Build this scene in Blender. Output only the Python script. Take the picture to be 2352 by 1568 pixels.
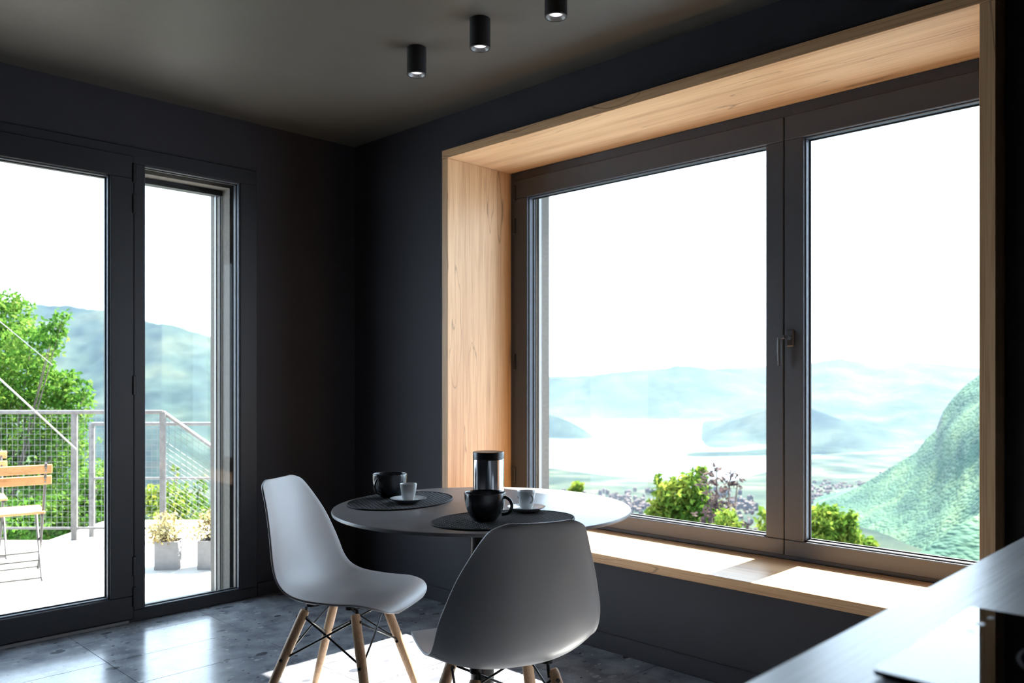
import bpy, bmesh, math, random
import numpy as np
from mathutils import Vector, Matrix

# ------------------------------------------------------------------ scene reset
for o in list(bpy.data.objects):
    bpy.data.objects.remove(o, do_unlink=True)
SC = bpy.context.scene
COL = SC.collection
random.seed(7)

# ------------------------------------------------------------------ camera
EYE = 1.18
YAW = math.radians(44.61)                       # heading, measured from +X towards +Y
FWD = Vector((math.cos(YAW), math.sin(YAW), 0))
RGT = Vector((math.sin(YAW), -math.cos(YAW), 0))
FPX = 1885.3                                    # focal length for the 2352 px wide frame
cam_d = bpy.data.cameras.new('camera')
cam_d.sensor_width = 36.0
cam_d.lens = FPX / 2352 * 36.0
cam_d.shift_y = (873 - 784) / 2352
cam_d.clip_start = 0.05
cam_d.clip_end = 80000
cam_d.dof.use_dof = True
cam_d.dof.focus_distance = 2.7
cam_d.dof.aperture_fstop = 4.5
cam = bpy.data.objects.new('camera', cam_d)
cam.location = (0, 0, EYE)
cam.rotation_euler = (math.radians(90), 0, YAW - math.radians(90))
COL.objects.link(cam)
SC.camera = cam

# ------------------------------------------------------------------ sky, sun, exposure
world = bpy.data.worlds.new('world')
SC.world = world
world.use_nodes = True
bg = world.node_tree.nodes['Background']
bg.inputs['Color'].default_value = (0.66, 0.82, 1.0, 1)
bg.inputs['Strength'].default_value = 1.5
sun_d = bpy.data.lights.new('sun', 'SUN')
sun_d.energy = 12.0
sun_d.angle = math.radians(0.53)
sun_d.color = (1.0, 0.95, 0.87)
sun = bpy.data.objects.new('sun', sun_d)
sun.rotation_euler = (0, math.radians(90 - 49), 0)     # stands over +X, 49 degrees high
sun.location = (20, 2, 20)
COL.objects.link(sun)
SC.view_settings.view_transform = 'Standard'
SC.view_settings.look = 'None'
SC.view_settings.gamma = 1.0
SC.view_settings.use_curve_mapping = False
SC.view_settings.exposure = 2.1
SC.cycles.max_bounces = 10
SC.cycles.diffuse_bounces = 5
SC.cycles.glossy_bounces = 5
SC.cycles.transparent_max_bounces = 16
SC.cycles.caustics_reflective = True
SC.cycles.sample_clamp_indirect = 6.0

# ------------------------------------------------------------------ helpers
def at(px, py, depth):
    """world point at a given depth along the viewing direction"""
    p = FWD * depth + RGT * ((px - 1176) / FPX * depth)
    return Vector((p.x, p.y, EYE + (873 - py) / FPX * depth))

def gnd(px, depth, z):
    p = FWD * depth + RGT * ((px - 1176) / FPX * depth)
    return Vector((p.x, p.y, z))

def link(name, me, mat=None, parent=None):
    o = bpy.data.objects.new(name, me)
    COL.objects.link(o)
    if mat is not None and len(me.materials) == 0:
        me.materials.append(mat)
    if parent is not None:
        o.parent = parent
    return o

def obj(name, bm, mat, parent=None, smooth=False, angle=None):
    me = bpy.data.meshes.new(name)
    bmesh.ops.recalc_face_normals(bm, faces=bm.faces[:])
    bm.to_mesh(me)
    bm.free()
    if smooth:
        for p in me.polygons:
            p.use_smooth = True
        if angle:
            me.set_sharp_from_angle(angle=math.radians(angle))
    return link(name, me, mat, parent)

def empty(name, loc=(0, 0, 0), rz=0.0):
    o = bpy.data.objects.new(name, None)
    o.location = loc
    o.rotation_euler = (0, 0, rz)
    o.empty_display_size = 0.05
    COL.objects.link(o)
    return o

def tag(o, label, cat, group=None, kind=None):
    o['label'] = label
    o['category'] = cat
    if group:
        o['group'] = group
    if kind:
        o['kind'] = kind
    return o

def structure(o, label=None):
    o['kind'] = 'structure'
    if label:
        o['label'] = label
    return o

def box(bm, lo, hi, bevel=0.0, seg=1, M=None):
    lo = Vector(lo); hi = Vector(hi)
    r = bmesh.ops.create_cube(bm, size=1.0)
    vs = r['verts']
    for v in vs:
        v.co = Vector(((lo.x + hi.x) / 2 + v.co.x * (hi.x - lo.x),
                       (lo.y + hi.y) / 2 + v.co.y * (hi.y - lo.y),
                       (lo.z + hi.z) / 2 + v.co.z * (hi.z - lo.z)))
        if M is not None:
            v.co = M @ v.co
    if bevel > 0:
        es = set()
        for v in vs:
            es.update(v.link_edges)
        bmesh.ops.bevel(bm, geom=list(es), offset=bevel, segments=seg, affect='EDGES', profile=0.5)
    return bm

def boxo(name, lo, hi, mat, parent=None, bevel=0.0, seg=1):
    return obj(name, box(bmesh.new(), lo, hi, bevel, seg), mat, parent)

def tube(bm, pts, radii, n=10, caps=True, closed=False):
    pts = [Vector(p) for p in pts]
    if not hasattr(radii, '__len__'):
        radii = [radii] * len(pts)
    rings = []
    prev = None
    N = len(pts)
    for i, p in enumerate(pts):
        if closed:
            t = pts[(i + 1) % N] - pts[i - 1]
        else:
            t = pts[min(i + 1, N - 1)] - pts[max(i - 1, 0)]
        t.normalize()
        if prev is None:
            a = Vector((0, 0, 1)) if abs(t.z) < 0.9 else Vector((1, 0, 0))
            u = t.cross(a).normalized()
        else:
            u = (prev - t * prev.dot(t)).normalized()
        prev = u
        w = t.cross(u)
        rings.append([bm.verts.new(p + (u * math.cos(2 * math.pi * k / n) + w * math.sin(2 * math.pi * k / n)) * radii[i])
                      for k in range(n)])
    M = N if closed else N - 1
    for i in range(M):
        a, b = rings[i], rings[(i + 1) % N]
        for k in range(n):
            bm.faces.new((a[k], a[(k + 1) % n], b[(k + 1) % n], b[k]))
    if caps and not closed:
        bm.faces.new(rings[0][::-1])
        bm.faces.new(rings[-1])
    return bm

def lathe(bm, prof, n=48, c=(0, 0, 0)):
    rings = []
    for r, z in prof:
        if r < 1e-6:
            rings.append([bm.verts.new((c[0], c[1], c[2] + z))])
        else:
            rings.append([bm.verts.new((c[0] + r * math.cos(2 * math.pi * k / n), c[1] + r * math.sin(2 * math.pi * k / n), c[2] + z))
                          for k in range(n)])
    for a, b in zip(rings[:-1], rings[1:]):
        if len(a) == 1 and len(b) == 1:
            continue
        for k in range(n):
            k2 = (k + 1) % n
            if len(a) == 1:
                bm.faces.new((a[0], b[k], b[k2]))
            elif len(b) == 1:
                bm.faces.new((a[k], a[k2], b[0]))
            else:
                bm.faces.new((a[k], a[k2], b[k2], b[k]))
    return bm

def soften(o, lv=1):
    m = o.modifiers.new('rounding', 'SUBSURF'); m.levels = lv; m.render_levels = lv
    return o

def grid_mesh(name, P, mat, parent=None, smooth=True):
    """P: array (n, m, 3)"""
    n, m, _ = P.shape
    idx = np.arange(n * m).reshape(n, m)
    f = np.stack([idx[:-1, :-1], idx[1:, :-1], idx[1:, 1:], idx[:-1, 1:]], -1).reshape(-1, 4)
    me = bpy.data.meshes.new(name)
    me.from_pydata(P.reshape(-1, 3).tolist(), [], f.tolist())
    me.update()
    if smooth:
        me.polygons.foreach_set('use_smooth', [True] * len(me.polygons))
    return link(name, me, mat, parent)

# ------------------------------------------------------------------ materials
def mat_new(name):
    m = bpy.data.materials.new(name)
    m.use_nodes = True
    nt = m.node_tree
    return m, nt, nt.nodes['Principled BSDF']

def rgba(c):
    return (c[0], c[1], c[2], 1.0)

def plain(name, color, rough=0.5, metal=0.0, spec=0.5, var=0.0, scale=8.0, bump=0.0, bscale=200.0, coat=0.0):
    m, nt, b = mat_new(name)
    b.inputs['Roughness'].default_value = rough
    b.inputs['Metallic'].default_value = metal
    b.inputs['Specular IOR Level'].default_value = spec
    b.inputs['Coat Weight'].default_value = coat
    b.inputs['Coat Roughness'].default_value = 0.15
    geo = nt.nodes.new('ShaderNodeNewGeometry')
    n = nt.nodes.new('ShaderNodeTexNoise')
    n.inputs['Scale'].default_value = scale
    n.inputs['Detail'].default_value = 4
    nt.links.new(geo.outputs['Position'], n.inputs['Vector'])
    r = nt.nodes.new('ShaderNodeValToRGB')
    r.color_ramp.elements[0].position = 0.3
    r.color_ramp.elements[1].position = 0.7
    r.color_ramp.elements[0].color = rgba([c * (1 - var) for c in color])
    r.color_ramp.elements[1].color = rgba([min(1, c * (1 + var)) for c in color])
    nt.links.new(n.outputs['Fac'], r.inputs['Fac'])
    nt.links.new(r.outputs['Color'], b.inputs['Base Color'])
    if bump > 0:
        n2 = nt.nodes.new('ShaderNodeTexNoise')
        n2.inputs['Scale'].default_value = bscale
        n2.inputs['Detail'].default_value = 2
        nt.links.new(geo.outputs['Position'], n2.inputs['Vector'])
        bp = nt.nodes.new('ShaderNodeBump')
        bp.inputs['Strength'].default_value = bump
        bp.inputs['Distance'].default_value = 0.002
        nt.links.new(n2.outputs['Fac'], bp.inputs['Height'])
        nt.links.new(bp.outputs['Normal'], b.inputs['Normal'])
    return m

def wood(name, light, dark, along='z', rough=0.5, crack=True, fine=1.0, spec=0.35):
    m, nt, b = mat_new(name)
    L = nt.links
    geo = nt.nodes.new('ShaderNodeNewGeometry')
    mp = nt.nodes.new('ShaderNodeMapping')
    s = {'x': (0.35, 14, 14), 'y': (14, 0.35, 14), 'z': (14, 14, 0.35)}[along]
    mp.inputs['Scale'].default_value = [k * fine for k in s]
    L.new(geo.outputs['Position'], mp.inputs['Vector'])
    n = nt.nodes.new('ShaderNodeTexNoise')
    n.inputs['Scale'].default_value = 1.0
    n.inputs['Detail'].default_value = 6
    n.inputs['Roughness'].default_value = 0.62
    n.inputs['Distortion'].default_value = 0.4
    L.new(mp.outputs['Vector'], n.inputs['Vector'])
    r = nt.nodes.new('ShaderNodeValToRGB')
    e = r.color_ramp.elements
    e[0].position = 0.30; e[0].color = rgba(dark)
    e[1].position = 0.66; e[1].color = rgba(light)
    mid = e.new(0.46); mid.color = rgba([(a * 0.6 + c * 0.4) for a, c in zip(light, dark)])
    L.new(n.outputs['Fac'], r.inputs['Fac'])
    out = r.outputs['Color']
    # fine pores
    mp2 = nt.nodes.new('ShaderNodeMapping')
    s2 = {'x': (4, 260, 260), 'y': (260, 4, 260), 'z': (260, 260, 4)}[along]
    mp2.inputs['Scale'].default_value = s2
    L.new(geo.outputs['Position'], mp2.inputs['Vector'])
    n2 = nt.nodes.new('ShaderNodeTexNoise')
    n2.inputs['Scale'].default_value = 1.0
    n2.inputs['Detail'].default_value = 3
    L.new(mp2.outputs['Vector'], n2.inputs['Vector'])
    r2 = nt.nodes.new('ShaderNodeValToRGB')
    r2.color_ramp.elements[0].position = 0.33; r2.color_ramp.elements[0].color = (0.72, 0.68, 0.62, 1)
    r2.color_ramp.elements[1].position = 0.52; r2.color_ramp.elements[1].color = (1, 1, 1, 1)
    L.new(n2.outputs['Fac'], r2.inputs['Fac'])
    mx = nt.nodes.new('ShaderNodeMixRGB'); mx.blend_type = 'MULTIPLY'; mx.inputs['Fac'].default_value = 0.8
    L.new(out, mx.inputs['Color1']); L.new(r2.outputs['Color'], mx.inputs['Color2'])
    out = mx.outputs['Color']
    if crack:
        mp3 = nt.nodes.new('ShaderNodeMapping')
        s3 = {'x': (0.7, 9, 9), 'y': (9, 0.7, 9), 'z': (9, 9, 0.7)}[along]
        mp3.inputs['Scale'].default_value = s3
        mp3.inputs['Location'].default_value = (3.1, 1.7, 0.4)
        L.new(geo.outputs['Position'], mp3.inputs['Vector'])
        n3 = nt.nodes.new('ShaderNodeTexNoise')
        n3.inputs['Scale'].default_value = 1.0
        n3.inputs['Detail'].default_value = 2
        n3.inputs['Distortion'].default_value = 0.7
        L.new(mp3.outputs['Vector'], n3.inputs['Vector'])
        r3 = nt.nodes.new('ShaderNodeValToRGB')
        q = r3.color_ramp.elements
        q[0].position = 0.0; q[0].color = (1, 1, 1, 1)
        q[1].position = 1.0; q[1].color = (1, 1, 1, 1)
        for pos, c in ((0.586, 1.0), (0.593, 0.42), (0.600, 1.0)):
            k = q.new(pos); k.color = (c, c * 0.95, c * 0.9, 1)
        L.new(n3.outputs['Fac'], r3.inputs['Fac'])
        mx2 = nt.nodes.new('ShaderNodeMixRGB'); mx2.blend_type = 'MULTIPLY'; mx2.inputs['Fac'].default_value = 0.95
        L.new(out, mx2.inputs['Color1']); L.new(r3.outputs['Color'], mx2.inputs['Color2'])
        out = mx2.outputs['Color']
    L.new(out, b.inputs['Base Color'])
    b.inputs['Roughness'].default_value = rough
    b.inputs['Specular IOR Level'].default_value = spec
    bp = nt.nodes.new('ShaderNodeBump')
    bp.inputs['Strength'].default_value = 0.15
    bp.inputs['Distance'].default_value = 0.001
    L.new(n2.outputs['Fac'], bp.inputs['Height'])
    L.new(bp.outputs['Normal'], b.inputs['Normal'])
    return m

def terrazzo(name):
    m, nt, b = mat_new(name)
    L = nt.links
    geo = nt.nodes.new('ShaderNodeNewGeometry')
    nz = nt.nodes.new('ShaderNodeTexNoise'); nz.inputs['Scale'].default_value = 9; nz.inputs['Detail'].default_value = 5
    L.new(geo.outputs['Position'], nz.inputs['Vector'])
    base = nt.nodes.new('ShaderNodeValToRGB')
    base.color_ramp.elements[0].position = 0.3; base.color_ramp.elements[0].color = (0.105, 0.112, 0.135, 1)
    base.color_ramp.elements[1].position = 0.7; base.color_ramp.elements[1].color = (0.27, 0.28, 0.305, 1)
    L.new(nz.outputs['Fac'], base.inputs['Fac'])
    out = base.outputs['Color']
    for scale, thr, lo, hi, off, rnd in ((42, 0.30, (0.05, 0.055, 0.065), (0.36, 0.36, 0.36), 0.0, 1.0),
                                         (17, 0.32, (0.06, 0.066, 0.08), (0.33, 0.335, 0.35), 5.0, 1.0),
                                         (7, 0.25, (0.055, 0.062, 0.078), (0.12, 0.125, 0.145), 9.0, 1.0)):
        mp = nt.nodes.new('ShaderNodeMapping')
        mp.inputs['Location'].default_value = (off, off * 0.7, 0)
        mp.inputs['Rotation'].default_value = (0, 0, off)
        mp.inputs['Scale'].default_value = (1.0, 1.5, 1.0)
        L.new(geo.outputs['Position'], mp.inputs['Vector'])
        wn = nt.nodes.new('ShaderNodeTexNoise'); wn.inputs['Scale'].default_value = scale * 1.3
        L.new(mp.outputs['Vector'], wn.inputs['Vector'])
        ad = nt.nodes.new('ShaderNodeVectorMath'); ad.operation = 'MULTIPLY_ADD'
        k = 0.35 / scale
        ad.inputs[1].default_value = (k, k, k)
        L.new(wn.outputs['Color'], ad.inputs[0]); L.new(mp.outputs['Vector'], ad.inputs[2])
        v = nt.nodes.new('ShaderNodeTexVoronoi'); v.inputs['Scale'].default_value = scale
        v.inputs['Randomness'].default_value = rnd
        L.new(ad.outputs['Vector'], v.inputs['Vector'])
        sep = nt.nodes.new('ShaderNodeSeparateColor'); L.new(v.outputs['Color'], sep.inputs['Color'])
        # pebble radius varies from cell to cell, only some cells hold one
        ml = nt.nodes.new('ShaderNodeMath'); ml.operation = 'MULTIPLY'; ml.inputs[1].default_value = thr * 1.6
        L.new(sep.outputs['Red'], ml.inputs[0])
        sb = nt.nodes.new('ShaderNodeMath'); sb.operation = 'SUBTRACT'; sb.inputs[1].default_value = thr * 0.45
        L.new(ml.outputs[0], sb.inputs[0])
        lt = nt.nodes.new('ShaderNodeMath'); lt.operation = 'LESS_THAN'
        L.new(v.outputs['Distance'], lt.inputs[0]); L.new(sb.outputs[0], lt.inputs[1])
        pc = nt.nodes.new('ShaderNodeMixRGB')
        pc.inputs['Color1'].default_value = rgba(lo); pc.inputs['Color2'].default_value = rgba(hi)
        L.new(sep.outputs['Green'], pc.inputs['Fac'])
        mx = nt.nodes.new('ShaderNodeMixRGB')
        L.new(lt.outputs[0], mx.inputs['Fac']); L.new(out, mx.inputs['Color1']); L.new(pc.outputs['Color'], mx.inputs['Color2'])
        out = mx.outputs['Color']
    L.new(out, b.inputs['Base Color'])
    b.inputs['Roughness'].default_value = 0.21
    b.inputs['Specular IOR Level'].default_value = 1.0
    bn = nt.nodes.new('ShaderNodeTexNoise'); bn.inputs['Scale'].default_value = 60; bn.inputs['Detail'].default_value = 3
    L.new(geo.outputs['Position'], bn.inputs['Vector'])
    bp = nt.nodes.new('ShaderNodeBump'); bp.inputs['Strength'].default_value = 0.12; bp.inputs['Distance'].default_value = 0.001
    L.new(bn.outputs['Fac'], bp.inputs['Height']); L.new(bp.outputs['Normal'], b.inputs['Normal'])
    return m

def glass_pane(name):
    m = bpy.data.materials.new(name); m.use_nodes = True
    nt = m.node_tree; nt.nodes.clear(); L = nt.links
    out = nt.nodes.new('ShaderNodeOutputMaterial')
    tr = nt.nodes.new('ShaderNodeBsdfTransparent'); tr.inputs['Color'].default_value = (0.97, 0.985, 0.98, 1)
    gl = nt.nodes.new('ShaderNodeBsdfGlossy'); gl.inputs['Roughness'].default_value = 0.0
    geo = nt.nodes.new('ShaderNodeNewGeometry')
    sm = nt.nodes.new('ShaderNodeTexNoise'); sm.inputs['Scale'].default_value = 5
    L.new(geo.outputs['Position'], sm.inputs['Vector'])
    lw = nt.nodes.new('ShaderNodeLayerWeight'); lw.inputs['Blend'].default_value = 0.5   # 1 - cos of the angle
    pw = nt.nodes.new('ShaderNodeMath'); pw.operation = 'POWER'; pw.inputs[1].default_value = 5.0
    L.new(lw.outputs['Facing'], pw.inputs[0])
    fr = nt.nodes.new('ShaderNodeMath'); fr.operation = 'MULTIPLY_ADD'
    fr.inputs[1].default_value = 0.5; fr.inputs[2].default_value = 0.011
    L.new(pw.outputs[0], fr.inputs[0])
    mu = nt.nodes.new('ShaderNodeMath'); mu.operation = 'MULTIPLY'
    mr = nt.nodes.new('ShaderNodeMapRange'); mr.inputs['To Min'].default_value = 0.9; mr.inputs['To Max'].default_value = 1.1
    L.new(sm.outputs['Fac'], mr.inputs['Value'])
    L.new(fr.outputs[0], mu.inputs[0]); L.new(mr.outputs[0], mu.inputs[1])
    mx = nt.nodes.new('ShaderNodeMixShader')
    L.new(mu.outputs[0], mx.inputs['Fac']); L.new(tr.outputs[0], mx.inputs[1]); L.new(gl.outputs[0], mx.inputs[2])
    L.new(mx.outputs[0], out.inputs['Surface'])
    return m

def leaf_mat(name, c1, c2, c3, scale=3.0):
    m = bpy.data.materials.new(name); m.use_nodes = True
    nt = m.node_tree; nt.nodes.clear(); L = nt.links
    out = nt.nodes.new('ShaderNodeOutputMaterial')
    geo = nt.nodes.new('ShaderNodeNewGeometry')
    n = nt.nodes.new('ShaderNodeTexNoise'); n.inputs['Scale'].default_value = scale; n.inputs['Detail'].default_value = 3
    L.new(geo.outputs['Position'], n.inputs['Vector'])
    w = nt.nodes.new('ShaderNodeTexWhiteNoise'); w.noise_dimensions = '1D'
    L.new(geo.outputs['Random Per Island'], w.inputs['W'])
    ad = nt.nodes.new('ShaderNodeMath'); ad.operation = 'MULTIPLY_ADD'; ad.inputs[1].default_value = 0.35; 
    sb = nt.nodes.new('ShaderNodeMath'); sb.operation = 'SUBTRACT'; sb.inputs[1].default_value = 0.17
    L.new(w.outputs['Value'], ad.inputs[0]); L.new(n.outputs['Fac'], sb.inputs[0]); L.new(sb.outputs[0], ad.inputs[2])
    r = nt.nodes.new('ShaderNodeValToRGB')
    r.color_ramp.elements[0].position = 0.32; r.color_ramp.elements[0].color = rgba(c1)
    r.color_ramp.elements[1].position = 0.72; r.color_ramp.elements[1].color = rgba(c3)
    k = r.color_ramp.elements.new(0.5); k.color = rgba(c2)
    L.new(ad.outputs[0], r.inputs['Fac'])
    d = nt.nodes.new('ShaderNodeBsdfDiffuse'); t = nt.nodes.new('ShaderNodeBsdfTranslucent')
    L.new(r.outputs['Color'], d.inputs['Color']); L.new(r.outputs['Color'], t.inputs['Color'])
    mx = nt.nodes.new('ShaderNodeMixShader'); mx.inputs['Fac'].default_value = 0.45
    L.new(d.outputs[0], mx.inputs[1]); L.new(t.outputs[0], mx.inputs[2])
    L.new(mx.outputs[0], out.inputs['Surface'])
    return m

def land_mat(name, cols, scale, scale2, bump=0.0, bscale=0.05, bdist=8.0, rock=None):
    """cols: three colours, patches at two scales; rock: (colour, steepness) for cliffs"""
    m, nt, b = mat_new(name)
    L = nt.links
    b.inputs['Roughness'].default_value = 0.95
    b.inputs['Specular IOR Level'].default_value = 0.05
    geo = nt.nodes.new('ShaderNodeNewGeometry')
    n = nt.nodes.new('ShaderNodeTexNoise'); n.inputs['Scale'].default_value = scale; n.inputs['Detail'].default_value = 5
    L.new(geo.outputs['Position'], n.inputs['Vector'])
    r = nt.nodes.new('ShaderNodeValToRGB')
    r.color_ramp.elements[0].position = 0.34; r.color_ramp.elements[0].color = rgba(cols[0])
    r.color_ramp.elements[1].position = 0.68; r.color_ramp.elements[1].color = rgba(cols[2])
    k = r.color_ramp.elements.new(0.5); k.color = rgba(cols[1])
    L.new(n.outputs['Fac'], r.inputs['Fac'])
    v = nt.nodes.new('ShaderNodeTexVoronoi'); v.inputs['Scale'].default_value = scale2
    L.new(geo.outputs['Position'], v.inputs['Vector'])
    hs = nt.nodes.new('ShaderNodeMixRGB'); hs.blend_type = 'MULTIPLY'; hs.inputs['Fac'].default_value = 0.7
    sp = nt.nodes.new('ShaderNodeSeparateColor'); L.new(v.outputs['Color'], sp.inputs['Color'])
    r2 = nt.nodes.new('ShaderNodeValToRGB')
    r2.color_ramp.elements[0].color = (0.6, 0.65, 0.6, 1); r2.color_ramp.elements[1].color = (1, 1, 1, 1)
    L.new(sp.outputs['Red'], r2.inputs['Fac'])
    L.new(r.outputs['Color'], hs.inputs['Color1']); L.new(r2.outputs['Color'], hs.inputs['Color2'])
    out = hs.outputs['Color']
    if rock:
        sx = nt.nodes.new('ShaderNodeSeparateXYZ'); L.new(geo.outputs['Normal'], sx.inputs['Vector'])
        rr = nt.nodes.new('ShaderNodeValToRGB')
        rr.color_ramp.elements[0].position = rock[1] - 0.08; rr.color_ramp.elements[0].color = (1, 1, 1, 1)
        rr.color_ramp.elements[1].position = rock[1] + 0.05; rr.color_ramp.elements[1].color = (0, 0, 0, 1)
        L.new(sx.outputs['Z'], rr.inputs['Fac'])
        mk = nt.nodes.new('ShaderNodeMixRGB'); mk.inputs['Color2'].default_value = rgba(rock[0])
        L.new(rr.outputs['Color'], mk.inputs['Fac']); L.new(out, mk.inputs['Color1'])
        out = mk.outputs['Color']
    L.new(out, b.inputs['Base Color'])
    if bump > 0:
        v2 = nt.nodes.new('ShaderNodeTexVoronoi'); v2.inputs['Scale'].default_value = bscale
        L.new(geo.outputs['Position'], v2.inputs['Vector'])
        bp = nt.nodes.new('ShaderNodeBump'); bp.invert = True
        bp.inputs['Strength'].default_value = bump; bp.inputs['Distance'].default_value = bdist
        L.new(v2.outputs['Distance'], bp.inputs['Height']); L.new(bp.outputs['Normal'], b.inputs['Normal'])
    return m

M = {}
M['wall'] = plain('wall_paint', (0.023, 0.0215, 0.0285), rough=0.62, var=0.06, scale=3, bump=0.25, bscale=260, spec=0.4)
M['ceiling'] = plain('ceiling_paint', (0.075, 0.069, 0.060), rough=0.48, var=0.04, scale=5, bump=0.2, bscale=320, spec=0.3)
M['floor'] = terrazzo('terrazzo_tile')
M['grout'] = plain('grout', (0.05, 0.05, 0.055), rough=0.9, var=0.1, scale=40)
M['oak_z'] = wood('oak_vertical', (0.66, 0.44, 0.255), (0.42, 0.24, 0.12), 'z', rough=0.42)
M['oak_y'] = wood('oak_horizontal', (0.66, 0.44, 0.255), (0.42, 0.24, 0.12), 'y', rough=0.36)
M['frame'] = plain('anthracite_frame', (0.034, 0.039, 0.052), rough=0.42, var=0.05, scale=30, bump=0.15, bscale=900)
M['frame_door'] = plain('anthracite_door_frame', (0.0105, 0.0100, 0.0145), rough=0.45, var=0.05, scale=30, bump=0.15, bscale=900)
M['gasket'] = plain('rubber_gasket', (0.012, 0.012, 0.014), rough=0.6, var=0.1)
M['hinge'] = plain('hinge_cover', (0.010, 0.010, 0.012), rough=0.4, var=0.1)
M['glass'] = glass_pane('window_glass')
M['stucco'] = plain('exterior_stucco', (0.13, 0.118, 0.105), rough=0.95, var=0.12, scale=60, bump=0.5, bscale=500, spec=0.2)
M['alu'] = plain('aluminium_rail', (0.30, 0.30, 0.30), rough=0.45, metal=0.5, var=0.05)
M['terrace'] = plain('terrace_stone', (0.33, 0.32, 0.305), rough=0.85, var=0.08, scale=12, bump=0.2, bscale=120)
M['shell'] = plain('grey_chair_shell', (0.43, 0.42, 0.43), rough=0.42, var=0.02, scale=10, bump=0.06, bscale=1500, spec=0.5)
M['beech'] = wood('beech_leg', (0.62, 0.40, 0.24), (0.46, 0.27, 0.15), 'z', rough=0.45, crack=False, fine=2.5)
M['steel_black'] = plain('black_steel', (0.015, 0.015, 0.017), rough=0.38, metal=0.4, var=0.05)
M['table'] = plain('table_laminate', (0.23, 0.212, 0.212), rough=0.33, var=0.10, scale=14, bump=0.05, bscale=400, spec=0.55)
M['table_edge'] = plain('table_edge_band', (0.20, 0.19, 0.19), rough=0.35, var=0.05)
M['mug'] = plain('anthracite_ceramic', (0.022, 0.025, 0.032), rough=0.22, var=0.10, scale=60, spec=0.6, coat=0.3)
M['porcelain'] = plain('white_porcelain', (0.72, 0.73, 0.74), rough=0.14, var=0.02, spec=0.6, coat=0.4)
M['coffee'] = plain('coffee_stain', (0.10, 0.05, 0.03), rough=0.3, var=0.2)
M['steel'] = plain('brushed_steel', (0.60, 0.60, 0.62), rough=0.16, metal=1.0, var=0.03, scale=40)
M['lid'] = plain('black_plastic_lid', (0.014, 0.015, 0.018), rough=0.30, var=0.05)
M['lamp'] = plain('black_lamp_body', (0.006, 0.006, 0.008), rough=0.55, var=0.05)
M['lamp_ring'] = plain('grey_lamp_baffle', (0.20, 0.20, 0.205), rough=0.35, var=0.05, metal=0.2)
M['hob'] = plain('black_glass', (0.006, 0.006, 0.007), rough=0.03, var=0.02, spec=0.6)
M['hob_print'] = plain('grey_glass_print', (0.22, 0.22, 0.24), rough=0.15, var=0.03)
M['counter'] = wood('dark_grain_counter', (0.88, 0.88, 0.90), (0.52, 0.52, 0.56), 'x', rough=0.29, crack=False, fine=1.8, spec=1.0)
M['cabinet'] = plain('cabinet_front', (0.05, 0.05, 0.055), rough=0.5, var=0.05)
M['rail'] = plain('galvanised_rail', (0.13, 0.12, 0.115), rough=0.6, metal=0.2, var=0.25, scale=25)
M['wire'] = plain('galvanised_wire', (0.12, 0.12, 0.125), rough=0.5, metal=0.3, var=0.05)
M['slat'] = wood('acacia_slat', (0.62, 0.34, 0.15), (0.42, 0.20, 0.08), 'x', rough=0.5, crack=False, fine=2.0)
M['chair_metal'] = plain('dark_chair_metal', (0.06, 0.055, 0.055), rough=0.5, metal=0.3, var=0.1)
M['pot'] = plain('fibre_cement_pot', (0.22, 0.215, 0.22), rough=0.9, var=0.08, scale=30)
M['soil'] = plain('dark_soil', (0.05, 0.04, 0.03), rough=1.0, var=0.3, scale=60)
M['bark'] = plain('bark', (0.06, 0.047, 0.037), rough=0.95, var=0.3, scale=20, bump=0.6, bscale=60)
M['roof'] = plain('eave_board', (0.25, 0.20, 0.16), rough=0.8, var=0.1)
M['leaf_a'] = leaf_mat('leaf_green', (0.030, 0.085, 0.012), (0.068, 0.16, 0.022), (0.15, 0.235, 0.045), 2.6)
M['leaf_b'] = leaf_mat('leaf_yellow_green', (0.048, 0.10, 0.015), (0.105, 0.17, 0.026), (0.21, 0.235, 0.038), 1.6)
M['leaf_c'] = leaf_mat('leaf_dry', (0.28, 0.20, 0.08), (0.34, 0.28, 0.13), (0.36, 0.34, 0.20), 6.0)
M['leaf_d'] = leaf_mat('leaf_purple_brown', (0.045, 0.030, 0.034), (0.07, 0.048, 0.048), (0.11, 0.085, 0.07), 2.0)

# ------------------------------------------------------------------ room shell
XW, YW, CEIL = 2.85, 4.14, 2.58          # window wall face, door wall face, ceiling height
XO, YO = 3.385, 4.51                     # their outer faces
XMIN, YMIN = -2.9, -3.2
XF, XB = 2.755, 3.207                    # front of the oak surround, face of the window
WY0, WY1, WZ0, WZ1 = 0.736, 3.180, 0.439, 2.316       # clear opening inside the surround
DX0, DX1, DZ1 = 0.02, 2.21, 2.318        # door opening
TH = 0.045                               # surround board thickness

def wall_with_hole(name, horiz, const0, const1, a0, a1, h, holes):
    """wall between const0/const1; horiz 'x' or 'y' is the running axis; hole (a0,a1,z0,z1)"""
    bm = bmesh.new()
    def bb(p0, p1, z0, z1):
        if p1 - p0 < 1e-4 or z1 - z0 < 1e-4:
            return
        if horiz == 'x':
            box(bm, (p0, const0, z0), (p1, const1, z1))
        else:
            box(bm, (const0, p0, z0), (const1, p1, z1))
    ha0, ha1, hz0, hz1 = holes
    bb(a0, ha0, -0.3, h); bb(ha1, a1, -0.3, h)
    bb(ha0, ha1, hz1, h); bb(ha0, ha1, -0.3, hz0)
    return obj(name, bm, M['wall'])

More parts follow.
